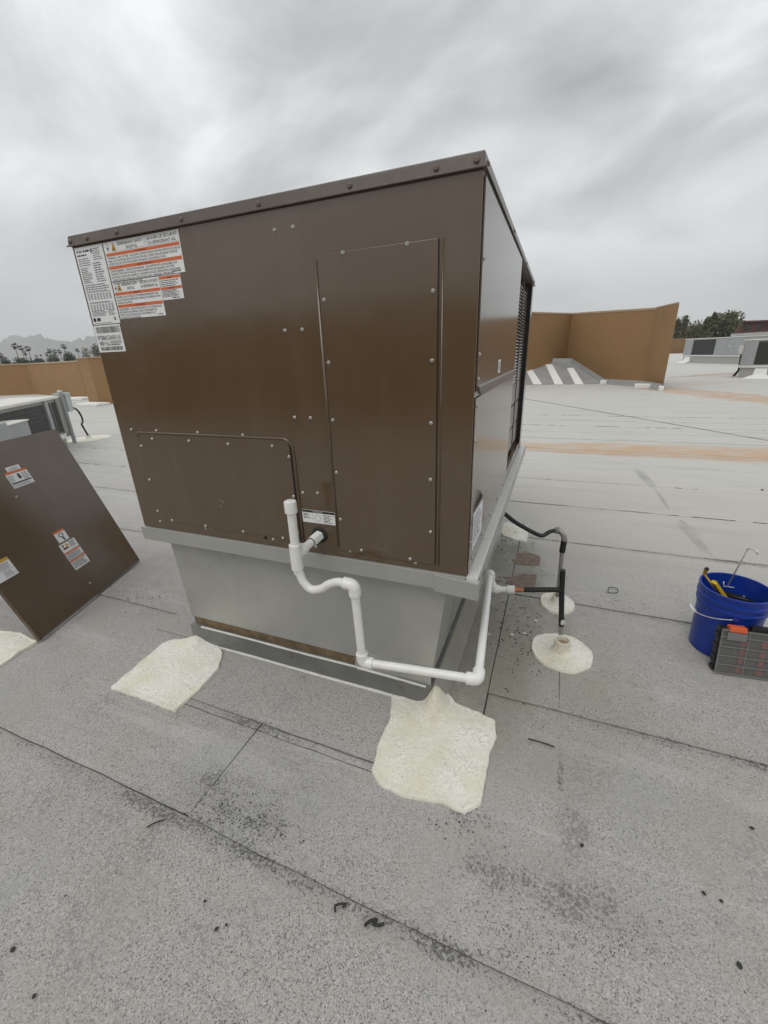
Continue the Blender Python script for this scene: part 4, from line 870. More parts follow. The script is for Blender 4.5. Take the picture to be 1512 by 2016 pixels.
# electrical conduit and flexible whip
cd = empty('conduit_whip', (f1_[0], f1_[1], 0), 'grey conduit riser with black flexible whip running into the unit side', 'conduit')
YF = f1_[1]; 
c0 = np.array([f1_[0], YF, 0.045]); c1 = pl(1107, 1083, YF); c2 = pl(1111, 1062, YF)
MB().tube([c0, c1, c2], 0.0115, 14).build('conduit', CONDUIT, cd, smooth=True, auto=50)
MB().tube([c1 - (0, 0, 0.012), c2 + (0, 0, -0.005)], 0.0165, 14).build('coupling', RUBBER, cd, smooth=True, auto=50)
c3 = pl(1110, 1046, YF); c4 = pl(1096, 1044, YF + 0.02)
MB().tube([c2 - (0, 0, 0.008)] + arc(c2, c3, c4, 8), 0.0165, 14).build('conduit_elbow', CONDUIT, cd, smooth=True)
MB().tube([c4 + (c4 - c3) * -0.25, c4 + (c4 - c3) * 0.1], 0.021, 8).build('conduit_nut', CONDUIT, cd)
e0 = at(986, 1005, 0, 0.02); wh = []
for i, q in enumerate(((1094, 1044), (1082, 1047), (1070, 1054), (1060, 1053), (1040, 1043), (1016, 1029), (998, 1015), (986, 1005))):
    k = i / 7; wh.append(at(*q, 1, (YF + 0.02) * (1 - k) + e0[1] * k))
wp_ = catmull(wh, 8); MB().tube(wp_, [0.0115 + 0.0006 * (i % 2) for i in range(len(wp_))], 12).build('flexible_whip', RUBBER, cd, smooth=True)
# ================================================================ LEANING CABINET DOOR
pa = at(75, 1267); pb = at(272, 1107); ed = (pb - pa); ed[2] = 0; bl = np.linalg.norm(ed); ed /= bl; nrm = np.array([-ed[1], ed[0], 0]); nrm = nrm if nrm[0] < 0 else -nrm
# height and lean: the pixel of the top right corner lies on the plane swept by the right edge
Am = np.array([nrm, (0, 0, 1), -ray(106, 850)]).T; s_, zt, _ = np.linalg.solve(Am, CAM - pb)
up = nrm * s_ + np.array([0, 0, zt]); ph = np.linalg.norm(up); up /= ph; fn = np.cross(ed, up); fn = fn if fn @ (CAM - pa) > 0 else -fn
# bottom edge runs on past the lower left corner seen in the photo
door = empty('cabinet_door', pa, 'brown removed cabinet door with warning stickers leaning at the left edge', 'door panel')
DB = MB().hexa([pa + (0, 0, .012), pb + (0, 0, .012), pb + up * ph + (0, 0, .012), pa + up * ph + (0, 0, .012)], [q + fn * 0.022 + (0, 0, .012) for q in (pa, pb, pb + up * ph, pa + up * ph)]).build('panel_sheet', BROWN, door, bevel=0.003)
MB().hexa([pa + fn * 0.0225 + ed * .01 + up * .004 + (0, 0, .012), pb + fn * 0.0225 - ed * .01 + up * .004 + (0, 0, .012), pb + fn * 0.0225 - ed * .01 + up * .012 + (0, 0, .012), pa + fn * 0.0225 + ed * .01 + up * .012 + (0, 0, .012)],
          [pa + fn * 0.0245 + ed * .01 + up * .004 + (0, 0, .012), pb + fn * 0.0245 - ed * .01 + up * .004 + (0, 0, .012), pb + fn * 0.0245 - ed * .01 + up * .012 + (0, 0, .012), pa + fn * 0.0245 + ed * .01 + up * .012 + (0, 0, .012)]).build('hem', LIDM, door)
DO = pa + fn * 0.0222 + np.array([0, 0, .012])
def dhit(x, y):
    d = ray(x, y); p = CAM + d * (((DO - CAM) @ fn) / (d @ fn)); q = p - DO; return q @ ed, q @ up
def door_sticker(q4, label):
    uv = [dhit(0 + x / 4.2, 840 + y / 4.2) for x, y in q4]; u0 = np.mean([uv[0][0], uv[3][0]]); u1 = np.mean([uv[1][0], uv[2][0]]); v0 = np.mean([uv[2][1], uv[3][1]]); v1 = np.mean([uv[0][1], uv[1][1]])
    sx = 1
    return Sticker('label_sticker', door, DO + ed * u0 + up * v0, ed, up, u1 - u0, v1 - v0, label, fn)
s = door_sticker(((30, 390), (205, 335), (290, 455), (120, 512)), 'wide white warning sticker with picture'); w_, h_ = s.w, s.h
s.rect(0, h_ * .86, w_, h_, 2); s.lines(.004, w_ * .3, h_ * .35, h_ * .8, 6, 1); s.poly([(w_ * .45, h_ * .55), (w_ * .52, h_ * .42), (w_ * .60, h_ * .5), (w_ * .56, h_ * .78), (w_ * .48, h_ * .8)], 0); s.lines(w_ * .66, w_ * .96, h_ * .35, h_ * .8, 6, 1); s.rect(w_ * .03, h_ * .24, w_ * .97, h_ * .32, 0); s.lines(.004, w_ * .95, .004, h_ * .22, 3, 1); s.done()
s = door_sticker(((42, 345), (150, 308), (172, 345), (62, 380)), 'small white warning sticker above the wide one'); w_, h_ = s.w, s.h
s.text(w_ * .25, h_ * .55, h_ * .3, 'WARNING', 0, w_ * .6); s.lines(w_ * .1, w_ * .9, h_ * .1, h_ * .5, 3, 1); s.done()
s = door_sticker(((437, 880), (516, 838), (574, 918), (490, 970)), 'small sticker with orange header and hand symbol'); w_, h_ = s.w, s.h
s.rect(0, h_ * .82, w_, h_, 2)
for k in range(14):
    a, b = 2 * math.pi * k / 14, 2 * math.pi * (k + 1) / 14; s.poly([(w_ * (.5 + .24 * math.cos(a)), h_ * (.56 + .18 * math.sin(a))), (w_ * (.5 + .24 * math.cos(b)), h_ * (.56 + .18 * math.sin(b))), (w_ * (.5 + .17 * math.cos(b)), h_ * (.56 + .12 * math.sin(b))), (w_ * (.5 + .17 * math.cos(a)), h_ * (.56 + .12 * math.sin(a)))], 0)
s.poly([(w_ * .52, h_ * .06), (w_ * .68, h_ * .06), (w_ * .6, h_ * .40), (w_ * .46, h_ * .42)], 0); s.done()
s = door_sticker(((483, 985), (610, 915), (742, 1106), (630, 1192)), 'tall white refrigerant sticker with orange bands'); w_, h_ = s.w, s.h
s.poly([(w_ * .10, h_ * .92), (w_ * .17, h_ * .86), (w_ * .24, h_ * .92), (w_ * .17, h_ * .98)], 1); s.poly([(w_ * .30, h_ * .86), (w_ * .50, h_ * .86), (w_ * .40, h_ * .98)], 4); s.rect(w_ * .10, h_ * .78, w_ * .42, h_ * .84, 3); s.lines(w_ * .55, w_ * .97, h_ * .76, h_ * .98, 7, 0); s.rect(0, h_ * .62, w_, h_ * .68, 2); s.lines(w_ * .04, w_ * .96, h_ * .38, h_ * .61, 7, 0, .5, .2); s.rect(0, h_ * .31, w_, h_ * .37, 2); s.lines(w_ * .04, w_ * .96, h_ * .04, h_ * .30, 8, 0, .5, .2); s.done()
s = door_sticker(((-90, 1135), (60, 1080), (160, 1212), (-30, 1310)), 'white sticker with yellow header cut by the frame'); w_, h_ = s.w, s.h
s.rect(0, h_ * .84, w_, h_, 4); s.lines(w_ * .05, w_ * .95, h_ * .45, h_ * .8, 7, 1, .45, .2); s.frame(w_ * .4, h_ * .06, w_ * .95, h_ * .42, .0012, 1); s.lines(w_ * .44, w_ * .92, h_ * .1, h_ * .38, 5, 1); s.done()
for q in ((137, 580), (745, 1293)):
    u_, v_ = dhit(q[0] / 4.2, 840 + q[1] / 4.2); o = bpy.data.objects.new('screw', SM); sc.collection.objects.link(o)
    o.matrix_basis = Matrix.Translation(tuple(DO + ed * u_ + up * v_)) @ Vector(tuple(-fn)).to_track_quat('Y', 'Z').to_matrix().to_4x4(); adopt(o, DB)
# the neighbouring curb the door rests on, mostly outside the frame
hc_ = 0.46; fo_ = s_ * hc_ / zt + 0.004; c_ = [pa + ed * .50 + nrm * fo_, pa + ed * (bl - .30) + nrm * fo_, pa + ed * (bl - .30) + nrm * (fo_ + .5), pa + ed * .50 + nrm * (fo_ + .5)]
tag(MB().hexa([(v[0], v[1], 0) for v in c_], [(v[0], v[1], hc_ + .012) for v in c_]).build('neighbouring_curb', GALV, bevel=.004), 'grey curb that the leaning brown door rests on', kind='structure')
# ================================================================ BUCKET AND TOOLS
bc = np.array([1.010, 0.81]) * K; BH = 0.31 * K; BT = 0.125 * K; BB = 0.110 * K
bk = empty('bucket', (bc[0], bc[1], 0.008), 'blue plastic five gallon bucket of tools at the right edge', 'bucket')
def rb(z): return BB + (BT - BB) * z / BH
prof = [(0.0001, 0.004), (BB - .006, 0.004), (BB, 0.0), (BB + .001, .012), (rb(BH * .74), BH * .74), (rb(BH * .74) + .007, BH * .745), (rb(BH * .76) + .007, BH * .775), (rb(BH * .78) + .001, BH * .785), (rb(BH * .84), BH * .84), (rb(BH * .84) + .008, BH * .846), (rb(BH * .87) + .008, BH * .885), (rb(BH * .88) + .001, BH * .895), (rb(BH * .96), BH * .955), (BT + .005, BH * .965), (BT + .005, BH * .995), (BT, BH), (BT - .004, BH * .995), (rb(BH * .9) - .004, BH * .9), (BB - .003, .010), (0.0001, .010)]
MB().lathe(prof, (bc[0], bc[1], 0.008), 48).build('bucket_body', BLUE, bk, smooth=True, auto=40)
eq = at(1441, 1209, 2, 0.008 + BH * .70); 
# bail: hangs down round the left side between two ears
ea = math.radians(-100); hb = BH * .72; R0 = rb(hb) + .012; path = []
for k in range(25):
    a = ea - math.pi * k / 24; sag = math.sin(math.pi * k / 24); path.append((bc[0] + (R0 + .004 * sag) * math.cos(a), bc[1] + (R0 + .004 * sag) * math.sin(a), 0.008 + hb - .055 * sag))
bo = MB().tube(path, 0.0022, 8).build('bail_handle', CHROME, bk, smooth=True)
MB().tube([path[9], path[10], path[11], path[12]], 0.009, 12).build('hand_grip', WHITE, bo, smooth=True, auto=50)
for q in (path[0], path[-1]):
    v = np.array(q) - np.array([bc[0], bc[1], q[2]]); v /= np.linalg.norm(v); MB().tube([np.array(q) - v * .016, np.array(q) + v * .003], 0.011, 12).build('ear', BLUE, bk, smooth=True, auto=50)
zb = 0.008
def inb(x, y, z): return at(x, y, 2, zb + z)
# yellow handled saw, black pry tool, wire hook
ys = empty('yellow_tool', inb(1420, 1175, .2), 'yellow handled hand tool sticking out of the blue bucket', 'hand tool')
pA = inb(1428, 1180, BH * .70); pB = inb(1405, 1146, BH * 1.0); dv = (pB - pA) / np.linalg.norm(pB - pA); sv = np.cross(dv, (0, 0, 1)); sv /= np.linalg.norm(sv); nv = np.cross(sv, dv)
MB().hexa([pA + sv * a_ + nv * b_ - dv * .08 for a_, b_ in ((-.020, -.010), (.020, -.010), (.020, .010), (-.020, .010))], [pB + sv * a_ + nv * b_ for a_, b_ in ((-.015, -.008), (.015, -.008), (.015, .008), (-.015, .008))]).build('handle', YELLOW, ys, bevel=0.004)
MB().hexa([pA - sv * .006 + nv * .0105 - dv * .08, pA + sv * .006 + nv * .0105 - dv * .08, pA + sv * .006 + nv * .0135 - dv * .08, pA - sv * .006 + nv * .0135 - dv * .08], [pB - sv * .005 + nv * .0085, pB + sv * .005 + nv * .0085, pB + sv * .005 + nv * .0115, pB - sv * .005 + nv * .0115]).build('ridge', YELLOW, ys)
yb = empty('folding_rule', inb(1405, 1150, .2), 'thin yellow rule with dark tip leaning over the bucket rim', 'rule')
qA = inb(1418, 1172, BH * .72); qB = inb(1386, 1130, BH * 1.02); qC = inb(1391, 1121, BH * 1.10)
MB().tube([qA, qB], 0.0045, 8).build('stick', YELLOW, yb); MB().tube([qB, qC], [0.006, 0.010], 10).build('stick_end', mat('ochre_tip', (0.28, 0.17, 0.02), .5), yb); MB().tube([qC, qC + (qC - qB) * .35], [0.010, 0.008], 10).build('dark_tip', BLACKP, yb)
bt = empty('black_case', inb(1470, 1180, .2), 'black tool case lying inside the blue bucket', 'tool case')
m0 = inb(1428, 1168, BH * .74); m1 = inb(1500, 1190, BH * .70); dv = (m1 - m0); dv[2] *= .5; dv /= np.linalg.norm(dv); sv = np.array([-dv[1], dv[0], 0])
MB().hexa([m0 + sv * a + (0, 0, -.12) for a in (-.03,)] + [m1 + sv * -.03 + (0, 0, -.12), m1 + sv * .035 + (0, 0, -.12), m0 + sv * .035 + (0, 0, -.12)], [m0 + sv * -.03, m1 + sv * -.03, m1 + sv * .035, m0 + sv * .035]).build('case_body', BLACKP, bt, bevel=0.006)
MB().tube([m0 + sv * -.02 + (0, 0, .004), (m0 + m1) / 2 + sv * -.03 + (0, 0, .012), m1 + sv * -.02 + (0, 0, .006)], 0.006, 8).build('case_strap', BLACKP, bt, smooth=True)
mm = (m0 + m1) / 2; MB().lathe([(.004, 0), (.003, .003), (.0001, .0035)], (mm[0], mm[1], mm[2] + .012), 10).build('rivet', CHROME, bt)
wk = empty('wire_hook', inb(1432, 1153, .2), 'bent bright wire hook standing up out of the bucket', 'hook')
k0 = inb(1432, 1154, BH * .80); k1 = k0 + (0, 0, 0); yk = k0[1]
pts = [pl(1425, 1145, yk), pl(1424, 1154, yk), pl(1432, 1155, yk)]
MB().tube(pts + [pl(1446, 1157, yk - .01)], 0.0022, 8).build('cross_wire', CHROME, wk, smooth=True)
sh = [pl(1432, 1154, yk), pl(1470, 1085, yk), pl(1472, 1081, yk), pl(1478, 1080, yk - .02), pl(1488, 1083, yk - .05), pl(1491, 1086, yk - .06), pl(1490.5, 1091, yk - .06)]
MB().tube(sh, 0.0036, 8).build('shank', CHROME, wk, smooth=True)
# parts organiser standing against the bucket
o0 = at(1404, 1327); o1 = at(1512, 1343); ex = (o1 - o0); ex[2] = 0; ex /= np.linalg.norm(ex); ey = np.array([-ex[1], ex[0], 0]); ez = np.array([0, 0, 1.0]) + ey * 0.16; ez /= np.linalg.norm(ez); eyn = np.cross(ez, ex)
OW, OH, OT = 0.40, 0.225, 0.052
og = empty('parts_organizer', o0 + ex * OW / 2, 'clear lidded parts organizer with orange latch leaning on the blue bucket', 'organizer')
def OP(x, y, z): return o0 + ex * x + eyn * y + ez * z + np.array([0, 0, .010])
def obox(nm, lo, hi, m, par, bev=0.0):
    x0_, y0_, z0_ = lo; x1_, y1_, z1_ = hi
    return MB().hexa([OP(x0_, y0_, z0_), OP(x1_, y0_, z0_), OP(x1_, y1_, z0_), OP(x0_, y1_, z0_)], [OP(x0_, y0_, z1_), OP(x1_, y0_, z1_), OP(x1_, y1_, z1_), OP(x0_, y1_, z1_)]).build(nm, m, par, bevel=bev)
tr = MB(); 
for k in range(8):                                                # scalloped black tray side
    z = OH * k / 8; tr_in = .004 if k % 2 else 0.0
    obox('tray_rib', (-0.004 + tr_in, .016, z + .004), (OW, OT, z + OH / 8 - .004), BLACKP, og, 0.003) if k < 8 else None
tray = obox('tray', (0.002, .018, 0.0), (OW - .002, OT - .002, OH), BLACKP, og, 0.006)
cm, ct_, cp_ = new_mat('clear_lid'); cp_.inputs['Base Color'].default_value = (.62, .62, .60, 1); cp_.inputs['Roughness'].default_value = .18
trn = N(ct_, 'ShaderNodeBsdfTransparent'); trn.inputs[0].default_value = (.86, .86, .85, 1); mxs = N(ct_, 'ShaderNodeMixShader'); mxs.inputs[0].default_value = .13; outn = ct_.nodes['Material Output']
LK(ct_, trn.outputs[0], mxs.inputs[1]); LK(ct_, cp_.outputs[0], mxs.inputs[2]); LK(ct_, mxs.outputs[0], outn.inputs[0])
FROST = mat('frosted_rib', (.19, .19, .185), .35)
lidp = obox('clear_lid', (0, 0, 0.0), (OW, .004, OH), cm, og, 0.0015)
for k, zz in enumerate((0.0, .045, .090, .135, .185, OH - .008)): obox('lid_rib', (0.001, -.003, zz), (OW - .001, -.0003, zz + .006), FROST, lidp, 0.001)
for xx in (0.0, .105, .255, OW - .006): obox('lid_rib', (xx + .0012, -.0026, .0065), (xx + .006, -.0004, OH - .009), FROST, lidp)
for r_ in range(4):
    for c_ in range(5):
        x0_ = .010 + c_ * .077; z0_ = .010 + r_ * .0455; mm_ = REDBIN if c_ in (1, 2, 4) else GREYBIN
        obox('bin', (x0_, .007, z0_), (x0_ + (.022 if mm_ is REDBIN else .066), .016, z0_ + .036), mm_, tray, 0.002)
        if mm_ is REDBIN: obox('bin', (x0_ + .025, .008, z0_), (x0_ + .066, .016, z0_ + .036), GREYBIN, tray, 0.002)
obox('latch', (.028, -.006, OH - .012), (.095, .030, OH + .014), ORANGE, og, 0.006)
obox('latch', (OW - .095, -.006, OH - .012), (OW - .028, .030, OH + .014), ORANGE, og, 0.006)
obox('latch_plate', (.022, -.0075, OH - .05), (.098, -.0035, OH - .013), FROST, og, 0.002)
obox('carry_handle', (.115, .006, OH + .001), (OW - .115, .030, OH + .022), BLACKP, og, 0.004)
# ================================================================ SMALL DEBRIS
def twig(label, pix, r, m=TAR, nm='twig', cat='twig'):
    P = [at(*q) + (0, 0, .011 + r * .6) for q in pix]; tag(MB().tube(catmull(P, 5), r, 7).build(nm, m, smooth=True), label, cat)
twig('short dark twig lying in the left foreground below the seam', ((290, 1634), (304, 1626), (324, 1619)), 0.0024)
twig('thin dark bent strip lying right of the near corner sealant patch', ((1039, 1459), (1062, 1465), (1091, 1475)), 0.0026, nm='rubber_strip', cat='strip')
def scrap(label, pix, nm='membrane_scrap', m=TAR, th=.006):
    P = [at(*q)[:2] for q in pix]; tag(MB().hexa([(*p, .008) for p in P], [(*p, .010 + th) for p in P]).build(nm, m, bevel=.0015), label, 'scrap')
twig('curled black scrap above the foreground seam', ((661, 1800), (660, 1790), (668, 1785), (681, 1785), (675, 1792)), .0030, nm='membrane_scrap', cat='scrap')
twig('looped black scrap on the foreground seam near the bottom centre', ((718, 1828), (730, 1818), (741, 1817), (735, 1824), (745, 1827), (757, 1824)), .0040, nm='membrane_scrap', cat='scrap')
for i, (q, s_k, lb) in enumerate((((1478, 1634), .009, 'dark pebble near the right edge of the foreground'), ((428, 1832), .008, 'dark pebble left of the bottom centre, lower of a pair'), ((447, 1825), .006, 'dark pebble left of the bottom centre, upper of a pair'), ((405, 1778), .006, 'small dark pebble above the foreground pair'), ((1385, 1763), .008, 'long dark chip in the right foreground, upper of two'), ((1418, 1778), .007, 'long dark chip in the right foreground, lower of two'), ((1455, 1905), .010, 'dark crumb in the lower right corner'), ((28, 1873), .009, 'dark chip near the left edge of the foreground'), ((1145, 1668), .009, 'round grey pebble in the middle right foreground'), ((70, 1965), .007, 'dark chip in the lower left corner'), ((1500, 966), .020, 'dark scrap on the pale roof at the right edge'))):
    p = at(*q); b_ = bmesh.new(); bmesh.ops.create_icosphere(b_, subdivisions=2, radius=s_k * .6)
    for v in b_.verts: v.co *= 1 + 0.35 * mnoise.noise(v.co * 90 + Vector((i, 0, 0))); v.co.z *= .45; v.co.x *= 1.25
    me = bpy.data.meshes.new('pebble'); b_.to_mesh(me); b_.free(); o = link('pebble', me, TAR, None, True); o.location = (p[0], p[1], .009 + s_k * .15); o.rotation_euler[2] = i * 1.3; tag(o, lb, 'pebble')
P = [at(*q) + (0, 0, .013) for q in ((1196, 1170), (1199, 1160), (1214, 1162), (1215, 1169), (1208, 1171), (1197, 1170))]
tag(MB().tube(catmull(P, 3), .0022, 7).build('wire_clip', BLACKP, smooth=True), 'small bent dark wire clip lying on the roof between disc and bucket', 'clip')
for i, q in enumerate(((962, 1252), (1008, 1253), (1032, 1250), (1055, 1226), (1070, 1124))):
    p = at(*q); tag(MB().lathe([(.009, 0), (.010, .002), (.009, .004), (.005, .004), (.0045, 0)], (p[0], p[1], .011), 10).build('washer', GALV_B), ('pale washer on the roof nearest the white pipe', 'pale washer between the white pipe and the near disc, left of its pair', 'pale washer between the white pipe and the near disc, right of its pair', 'pale washer just left of the smaller cream disc', 'pale washer behind the black insulated branch')[i], 'washer', 'loose washers right of the unit')

# ================================================================ OTHER ROOFTOP UNITS
def box_unit(name, label, org, ex_, width, depth, z0, h, layout, lidm, body=GREYPAINT, curb=0.3, group='grey rooftop units in the distance', over=0.03):
    ex_ = np.array(ex_, float); ex_[2] = 0; ex_ /= np.linalg.norm(ex_); ey_ = np.array([-ex_[1], ex_[0], 0]); ey_ = ey_ if ey_ @ (org - CAM) > 0 else -ey_
    r = empty(name, (org[0], org[1], 0), label, 'air conditioner', group)
    def Q(x, y, z): return np.array([org[0], org[1], 0]) + ex_ * x + ey_ * y + np.array([0, 0, z])
    def bx(nm, lo, hi, m, par=r, bev=0.0):
        return MB().hexa([Q(lo[0], lo[1], lo[2]), Q(hi[0], lo[1], lo[2]), Q(hi[0], hi[1], lo[2]), Q(lo[0], hi[1], lo[2])], [Q(lo[0], lo[1], hi[2]), Q(hi[0], lo[1], hi[2]), Q(hi[0], hi[1], hi[2]), Q(lo[0], hi[1], hi[2])]).build(nm, m, par, bevel=bev)
    bx('curb', (0.04, 0.05, 0), (width - .04, depth - .05, curb - .002), GALV)
    bx('cabinet', (0, 0, curb), (width, depth, h - .05), body, bev=.01)
    bx('base_rail', (-.02, -.03, curb + .002), (width + .02, -.001, curb + .09), GALV_B)
    bx('lid', (-over, -over, h - .048), (width + over, depth + over, h), lidm, bev=.01)
    for kind, a, b_ in layout:
        if kind == 'coil':
            c = bx('coil', (a, -.004, curb + .12), (b_, -.001, h - .10), COIL)
            n = int((h - .1 - curb - .12) / .06)
            for i in range(n): bx('slat', (a, -.016, curb + .13 + i * .06), (b_, -.0045, curb + .145 + i * .06), GREYBIN, c)
        elif kind == 'post': bx('corner_post', (a, -.03, curb + .10), (b_, -.001, h - .055), PALE if lidm is PALE and False else GREYPAINT)
        else:
            pn_ = bx('door', (a, -.025, curb + .12), (b_, -.001, h - .09), body, bev=.006)
            bx('door_handle', ((a + b_) / 2 - .06, -.045, (h + curb) / 2), ((a + b_) / 2 + .02, -.026, (h + curb) / 2 + .10), PALE, pn_)
    return r, Q, bx
# right, far
oa = at(1341, 714); ob = far(1450, 709, (oa - CAM) @ RC[2] * 0.84)
ua, Qa, bxa = box_unit('rooftop_unit', 'distant grey rooftop unit with one dark coil below the bushy tree', oa, ob - oa, 12.0, 3.0, 0, 1.80, (('post', .05, 1.0), ('coil', 1.0, 3.4), ('door', 3.6, 6.2), ('door', 6.35, 8.4), ('door', 8.6, 11.6)), GALV_B, curb=.5)
MB().hexa([Qa(4.4, .2, 1.78), Qa(12, .2, 1.78), Qa(12, 2.8, 1.78), Qa(4.4, 2.8, 1.78)], [Qa(4.4, .2, 2.0), Qa(12, .2, 2.0), Qa(12, 2.8, 2.0), Qa(4.4, 2.8, 2.0)]).build('raised_hood', GALV, ua, bevel=.02)
def flare(Q_, x, w0, w1, h_, par):
    MB().hexa([Q_(x - w1, -.55, .004), Q_(x + w1, -.55, .004), Q_(x + w0, .06, .004), Q_(x - w0, .06, .004)], [Q_(x - w0, -.04, h_ * .35), Q_(x + w0, -.04, h_ * .35), Q_(x + w0, .06, h_ * .35), Q_(x - w0, .06, h_ * .35)]).build('coated_patch', WHITECOAT, par)
    MB().hexa([Q_(x - w0, -.04, h_ * .352), Q_(x + w0, -.04, h_ * .352), Q_(x + w0, .06, h_ * .352), Q_(x - w0, .06, h_ * .352)], [Q_(x - w0 * .9, .0, h_), Q_(x + w0 * .9, .0, h_), Q_(x + w0 * .9, .06, h_), Q_(x - w0 * .9, .06, h_)]).build('coated_patch', WHITECOAT, par)
for xx in (.6, 8.0): flare(Qa, xx, .35, .55, .48, ua)
ob_ = at(1449, 744); oc = far(1560, 741, (ob_ - CAM) @ RC[2] * 0.93)
ub, Qb, bxb = box_unit('rooftop_unit', 'nearer grey rooftop unit with large dark coil cut by the right edge', ob_, oc - ob_, 6.0, 2.4, 0, 1.54, (('post', .05, .45), ('post', 1.0, 1.45), ('coil', .46, .98), ('coil', 1.5, 3.6), ('door', 3.7, 5.8)), PALE, curb=.42)
flare(Qb, .75, .22, .5, .40, ub)
for yy in (.5, .9): MB().tube([Qb(-.06, yy, 1.35), Qb(-.10, yy, .9), Qb(-.06, yy, .3), Qb(-.2, yy, .03)], .03, 8).build('refrigerant_pipe', RUBBER, ub, smooth=True)
bxb('disconnect_box', (-.20, .4, .95), (-.002, .7, 1.3), PALE, ub, .01)
# left, nearer
ZL = 0.94; TR = at(112, 779, 2, ZL); TL = at(0, 800, 2, ZL); dl = (TR - TL); dl[2] = 0; dl /= np.linalg.norm(dl); org = TR - dl * 3.4
ul, Ql, bxl = box_unit('rooftop_unit', 'low grey rooftop unit with pale lid behind the leaning door', org, dl, 3.4, 0.75, 0, ZL, (('coil', 1.2, 2.70), ('coil', 2.86, 3.0), ('coil', 3.04, 3.2), ('post', 2.72, 2.84)), PALE, body=TAUPE, curb=.16, group=None)
xh = min(np.arange(.2, 3, .02), key=lambda v: abs(project(Ql(v, -.32, ZL - .22))[0] - 54)); xg = min(np.arange(-1, 3, .02), key=lambda v: abs(project(Ql(v, -.32, ZL - .3))[0] - 14))
bxl('side_housing', (xg + .01, -.32, .17), (xh, -.002, ZL - .22), GREYPAINT, ul, .012)
bxl('side_housing', (xg - .9, -.36, .17), (xg - .01, -.002, ZL - .16), GREYPAINT, ul, .012)
bxl('corner_panel', (3.205, -.03, .17), (3.42, .70, ZL - .055), TAUPE, ul, .01)
bxl('housing_lid', (xg, -.335, ZL - .218), (xh + .02, -.002, ZL - .20), PALE, ul, .005)
# disconnect switch on its post, and its whip
ds = empty('disconnect_switch', Ql(3.44, -.05, 0), 'grey electrical disconnect box on a post at the left rooftop unit', 'switch box')
dsp = lambda x, y, dy=-.02: at(x, y, 1, Ql(3.44, dy, 0)[1])
b0 = dsp(100, 765); 
MB().tube([Ql(3.435, -.05, 0.02), Ql(3.435, -.05, 1.02)], .035, 10).build('post', GREYPAINT, ds)
MB().tube([Ql(3.435, -.05, 1.0), Ql(3.435, -.05, 1.035)], .038, 10).build('post_cap', CAULK, ds)
def dbox(nm, lo, hi, m, bev=.01): return MB().hexa([Ql(lo[0], lo[1], lo[2]), Ql(hi[0], lo[1], lo[2]), Ql(hi[0], hi[1], lo[2]), Ql(lo[0], hi[1], lo[2])], [Ql(lo[0], lo[1], hi[2]), Ql(hi[0], lo[1], hi[2]), Ql(hi[0], hi[1], hi[2]), Ql(lo[0], hi[1], hi[2])]).build(nm, m, ds, bevel=bev)
PALEBLUE = mat('pale_blue_grey_box', (0.42, 0.47, 0.47), 0.45, vary=.06)
dbox('switch_box', (3.475, -.11, .62), (3.70, .10, .96), PALEBLUE); dbox('switch_cover', (3.47, -.118, .90), (3.705, .108, .975), PALEBLUE)
wpts = [Ql(3.62, 0, .66), Ql(3.80, -.02, .69), Ql(4.02, -.05, .60), Ql(4.06, -.08, .45), Ql(3.98, -.10, .36), Ql(3.84, -.12, .33), Ql(3.80, -.14, .28), Ql(3.90, -.16, .05)]
MB().tube(catmull(wpts, 6), .018, 10).build('whip', RUBBER, ds, smooth=True)
wq = Ql(3.90, -.16, 0)
disc('cream sealant disc at the conduit of the left rooftop unit', (wq[0], wq[1]), .36, .42, .05, .08)

